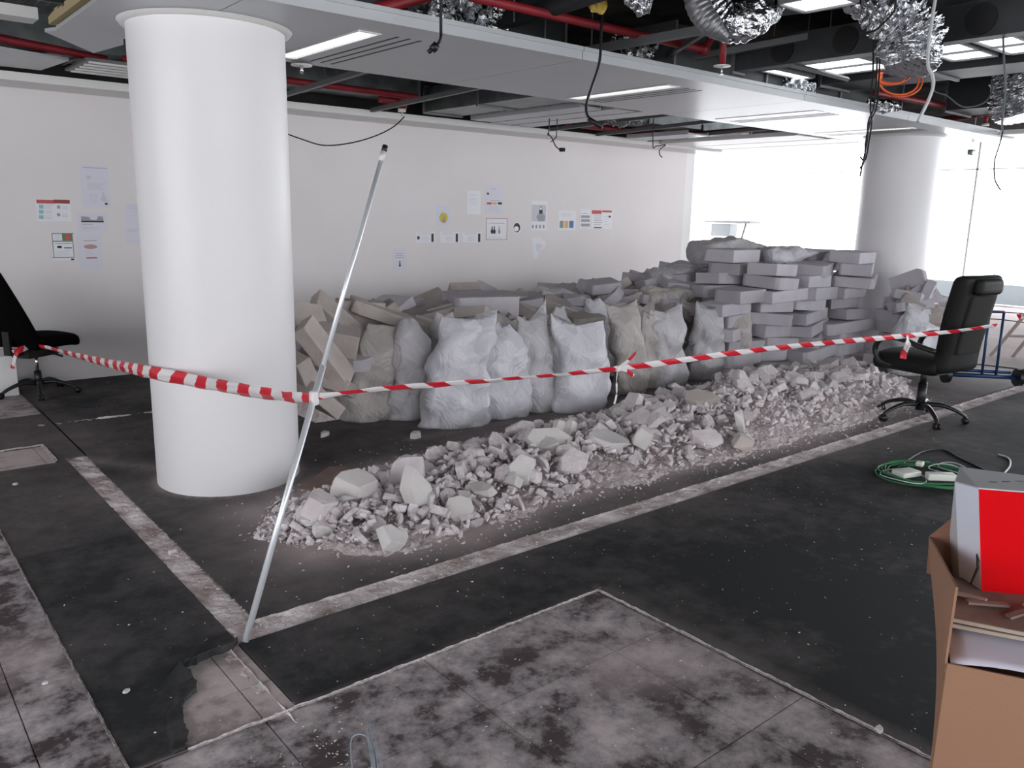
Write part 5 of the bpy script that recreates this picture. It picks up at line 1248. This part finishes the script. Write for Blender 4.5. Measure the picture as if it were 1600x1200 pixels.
# --- between bulkhead and wall
duct('return_air_duct', (.6, 7.25, 2.70), (4.75, 7.70, 3.0), M_galv, 'galvanised duct along the top of the wall right of the near column')
duct('cross_duct', (4.95, 5.6, 2.60), (5.42, 7.45, 2.84), M_galv, 'rectangular duct crossing from the ceiling band to the wall')
for yy in (5.9, 7.1):
    for xx in (4.97, 5.40): tag(MB().tube([(xx, yy, 2.84), (xx, yy, 3.3)], .006, 6).build('duct_hanger', M_steel), 'thin rod holding the rectangular cross duct', 'rod', 'rods of the cross duct')
duct('return_air_duct', (5.9, 7.1, 2.72), (10.2, 7.6, 2.98), M_galv, 'galvanised duct along the top of the wall, right half')
pipe('sprinkler_pipe', [(1.9, 7.0, 2.68), (4.62, 7.08, 2.68)], .030, M_red, 'red pipe along the wall top right of the near column', smooth=0)
rp = atz(628, 170, 2.60)
t = thing('sprinkler_riser', (rp.x, rp.y, 2.6), 'chunky red valve fitting at the wall top above the leaning pole', 'valve')
MB().tube([(0, 0, 0), (0, 0, .24)], .05, 14).tube([(-.26, 0, .07), (0, 0, .07)], .035, 12).tube([(-.05, 0, .20), (.05, 0, .20)], .065, 14).build('valve_body', M_red, t, True); MB().tube([(0, 0, -.03), (0, 0, 0)], .04, 14).build('rosette', M_trim, t, True); MB().tube([(0, 0, -.07), (0, 0, -.03)], .008, 8).build('head', M_chrome, t, True)
pipe('sprinkler_pipe', [atz(908, 196, 2.66), atz(1045, 213, 2.66), atz(1190, 201, 2.66)], .035, M_red, 'bent red pipe above the right end of the wall', smooth=0)
rp = atz(888, 196, 2.64); t = thing('sprinkler_riser', (rp.x, rp.y, 2.64), 'red valve cluster above the dangling sensor wire', 'valve')
MB().tube([(0, 0, -.02), (0, 0, .2)], .03, 12).tube([(-.3, .1, .1), (.1, -.05, .1)], .05, 12).tube([(-.12, 0, .03), (-.12, 0, .2)], .06, 14).build('valve_body', M_red, t, True)
foil_tube('foil_bundle', [atz(945, 178, 2.70), atz(970, 178, 2.70), atz(1003, 182, 2.70)], [.10, .14, .09], 'grey wrapped duct end seen through the gap behind the ceiling band', m=M_foild, seed=15, crumple=.2)
# leftover ceiling tiles and bearers
def tile(x0, x1, y0, y1, z, label, m=None, rot=(0, 0, 0)):
    o = MB().box((-(x1-x0)/2, -(y1-y0)/2, 0), ((x1-x0)/2, (y1-y0)/2, .02)).box((-(x1-x0)/2, -(y1-y0)/2, .02), (-(x1-x0)/2+.01, (y1-y0)/2, .05)).box(((x1-x0)/2-.01, -(y1-y0)/2, .02), ((x1-x0)/2, (y1-y0)/2, .05)).build('ceiling_tile', m or M_panel)
    o.location = ((x0+x1)/2, (y0+y1)/2, z); o.rotation_euler = rot; tag(o, label, 'ceiling tile')
tile(5.55, 5.83, 5.75, 7.45, 2.57, 'first leftover ceiling tile strip right of the cross duct')
tile(5.87, 6.15, 5.60, 7.50, 2.57, 'second leftover ceiling tile strip right of the cross duct')
tile(6.19, 6.47, 5.50, 7.50, 2.57, 'third leftover ceiling tile strip right of the cross duct')
tile(9.0, 9.6, 5.6, 7.7, 2.56, 'leftover ceiling tile over the right end of the wall', M_trim)
tile(9.65, 10.2, 5.5, 7.7, 2.56, 'leftover ceiling tile just inside the wall end', M_trim)
tile(10.25, 10.85, 5.0, 8.2, 2.56, 'long ceiling tile at the window side beyond the wall end', M_trim)
tile(8.2, 8.6, 6.6, 7.6, 2.57, 'narrow tile left over the tall heap near the wall')
tile(10.35, 10.95, 3.2, 3.9, 2.57, 'ceiling tile at the far end of the metal ceiling band', M_trim)
tile(10.35, 10.95, 2.2, 3.15, 2.57, 'ceiling tile cut by the right edge beyond the metal ceiling band', M_trim)
for k, (x, lb) in enumerate([(3.3, 'first steel bearer from the left between ceiling band and wall'), (4.4, 'second steel bearer between ceiling band and wall'), (6.9, 'steel bearer just right of the leftover tile strips'), (7.7, 'steel bearer over the middle of the heap'), (8.7, 'steel bearer before the last ceiling tiles')]):
    strut((x, 5.45, 2.64), (x+.1, 7.75, 2.60), .04, lb)
# left corner
pts = [atz(70, 50, 2.62), atz(98, 46, 2.62), atz(193, 57, 2.62), atz(193, 70, 2.62), atz(146, 83, 2.62)]
o = MB().prism([(q.x, q.y) for q in pts][::-1], 2.62, 2.64).build('ceiling_tile', M_panel); tag(o, 'grey ceiling tile left hanging behind the near column', 'ceiling tile')
pts = [atz(-30, 72, 2.62), atz(108, 95, 2.62), atz(64, 110, 2.62), atz(-30, 100, 2.62)]
o = MB().prism([(q.x, q.y) for q in pts][::-1], 2.62, 2.64).build('ceiling_tile', M_panel); tag(o, 'grey ceiling tile in the upper left corner over the wall', 'ceiling tile')
pipe('sprinkler_pipe', [atz(-40, 52, 2.69), atz(165, 93, 2.69)], .030, M_red, 'red pipe in the upper left corner', smooth=0)
q0 = atz(28, 30, 2.75); t = thing('hanging_light', (q0.x-.2, q0.y, 2.75), 'pale unlit lamp housing in the upper left corner', 'lamp'); MB().box((-.35, -.10, 0), (.30, .10, .07)).build('housing', M_trim, t)
q0 = atz(20, 5, 2.86); t = thing('cable_tray', (q0.x, q0.y, 2.86), 'wire mesh cable tray at the top left corner', 'cable tray'); mb = MB()
for k in range(9): mb.box((-.6, -.2+.05*k-.003, 0), (.35, -.2+.05*k+.003, .006))
for k in range(16): mb.box((-.6+.06*k-.003, -.2, 0), (-.6+.06*k+.003, .2, .006))
mb.build('mesh', M_galv, t)
t = thing('air_grille', tuple(atz(172, 112, 2.60)), 'slatted metal grille behind the top of the near column', 'grille')
for k in range(5): MB().box((-.22, -.32+.14*k, 0), (.40, -.29+.14*k, .012)).build('slat', M_trim, t)
MB().box((-.25, -.36, .012), (.42, .32, .03)).build('backing', M_steel, t)
for (pp, lb) in (([(58, 40), (56, 62), (72, 85), (95, 92), (112, 88)], 'black cable loop hanging over the red pipe at the upper left'), ([(63, 40), (66, 70), (85, 82), (105, 83)], 'second black cable loop at the upper left')):
    hang('hanging_cable', pp, 6.9, .010, M_black, lb)
o = MB(); 
for k in range(22):
    f_ = k/21; yy = BY0+.25+1.2*f_; o.box((1.10+.02*noise.noise(Vector((k, 0, 0))), yy, 2.575), (1.16, yy+.06, 2.62+.03*noise.noise(Vector((k*.7, 3, 0)))))
o = o.build('insulation_edge', mat('mineral_wool', (.34, .27, .15), 1)); tag(o, 'torn yellowish insulation along the left end of the ceiling band', 'insulation')
p = atz(471, 103, 2.53); t = thing('sprinkler_drop', (p.x, p.y, 2.53), 'white sprinkler rosette just behind the ceiling band by the near column', 'sprinkler'); MB().tube([(0, 0, 0), (0, 0, .008)], .07, 24).build('rosette', M_trim, t, True); MB().tube([(0, 0, -.05), (0, 0, 0)], .012, 8).build('head', M_chrome, t, True); MB().tube([(0, 0, .008), (0, 0, .3)], .012, 8).build('drop_pipe', M_red, t, True)
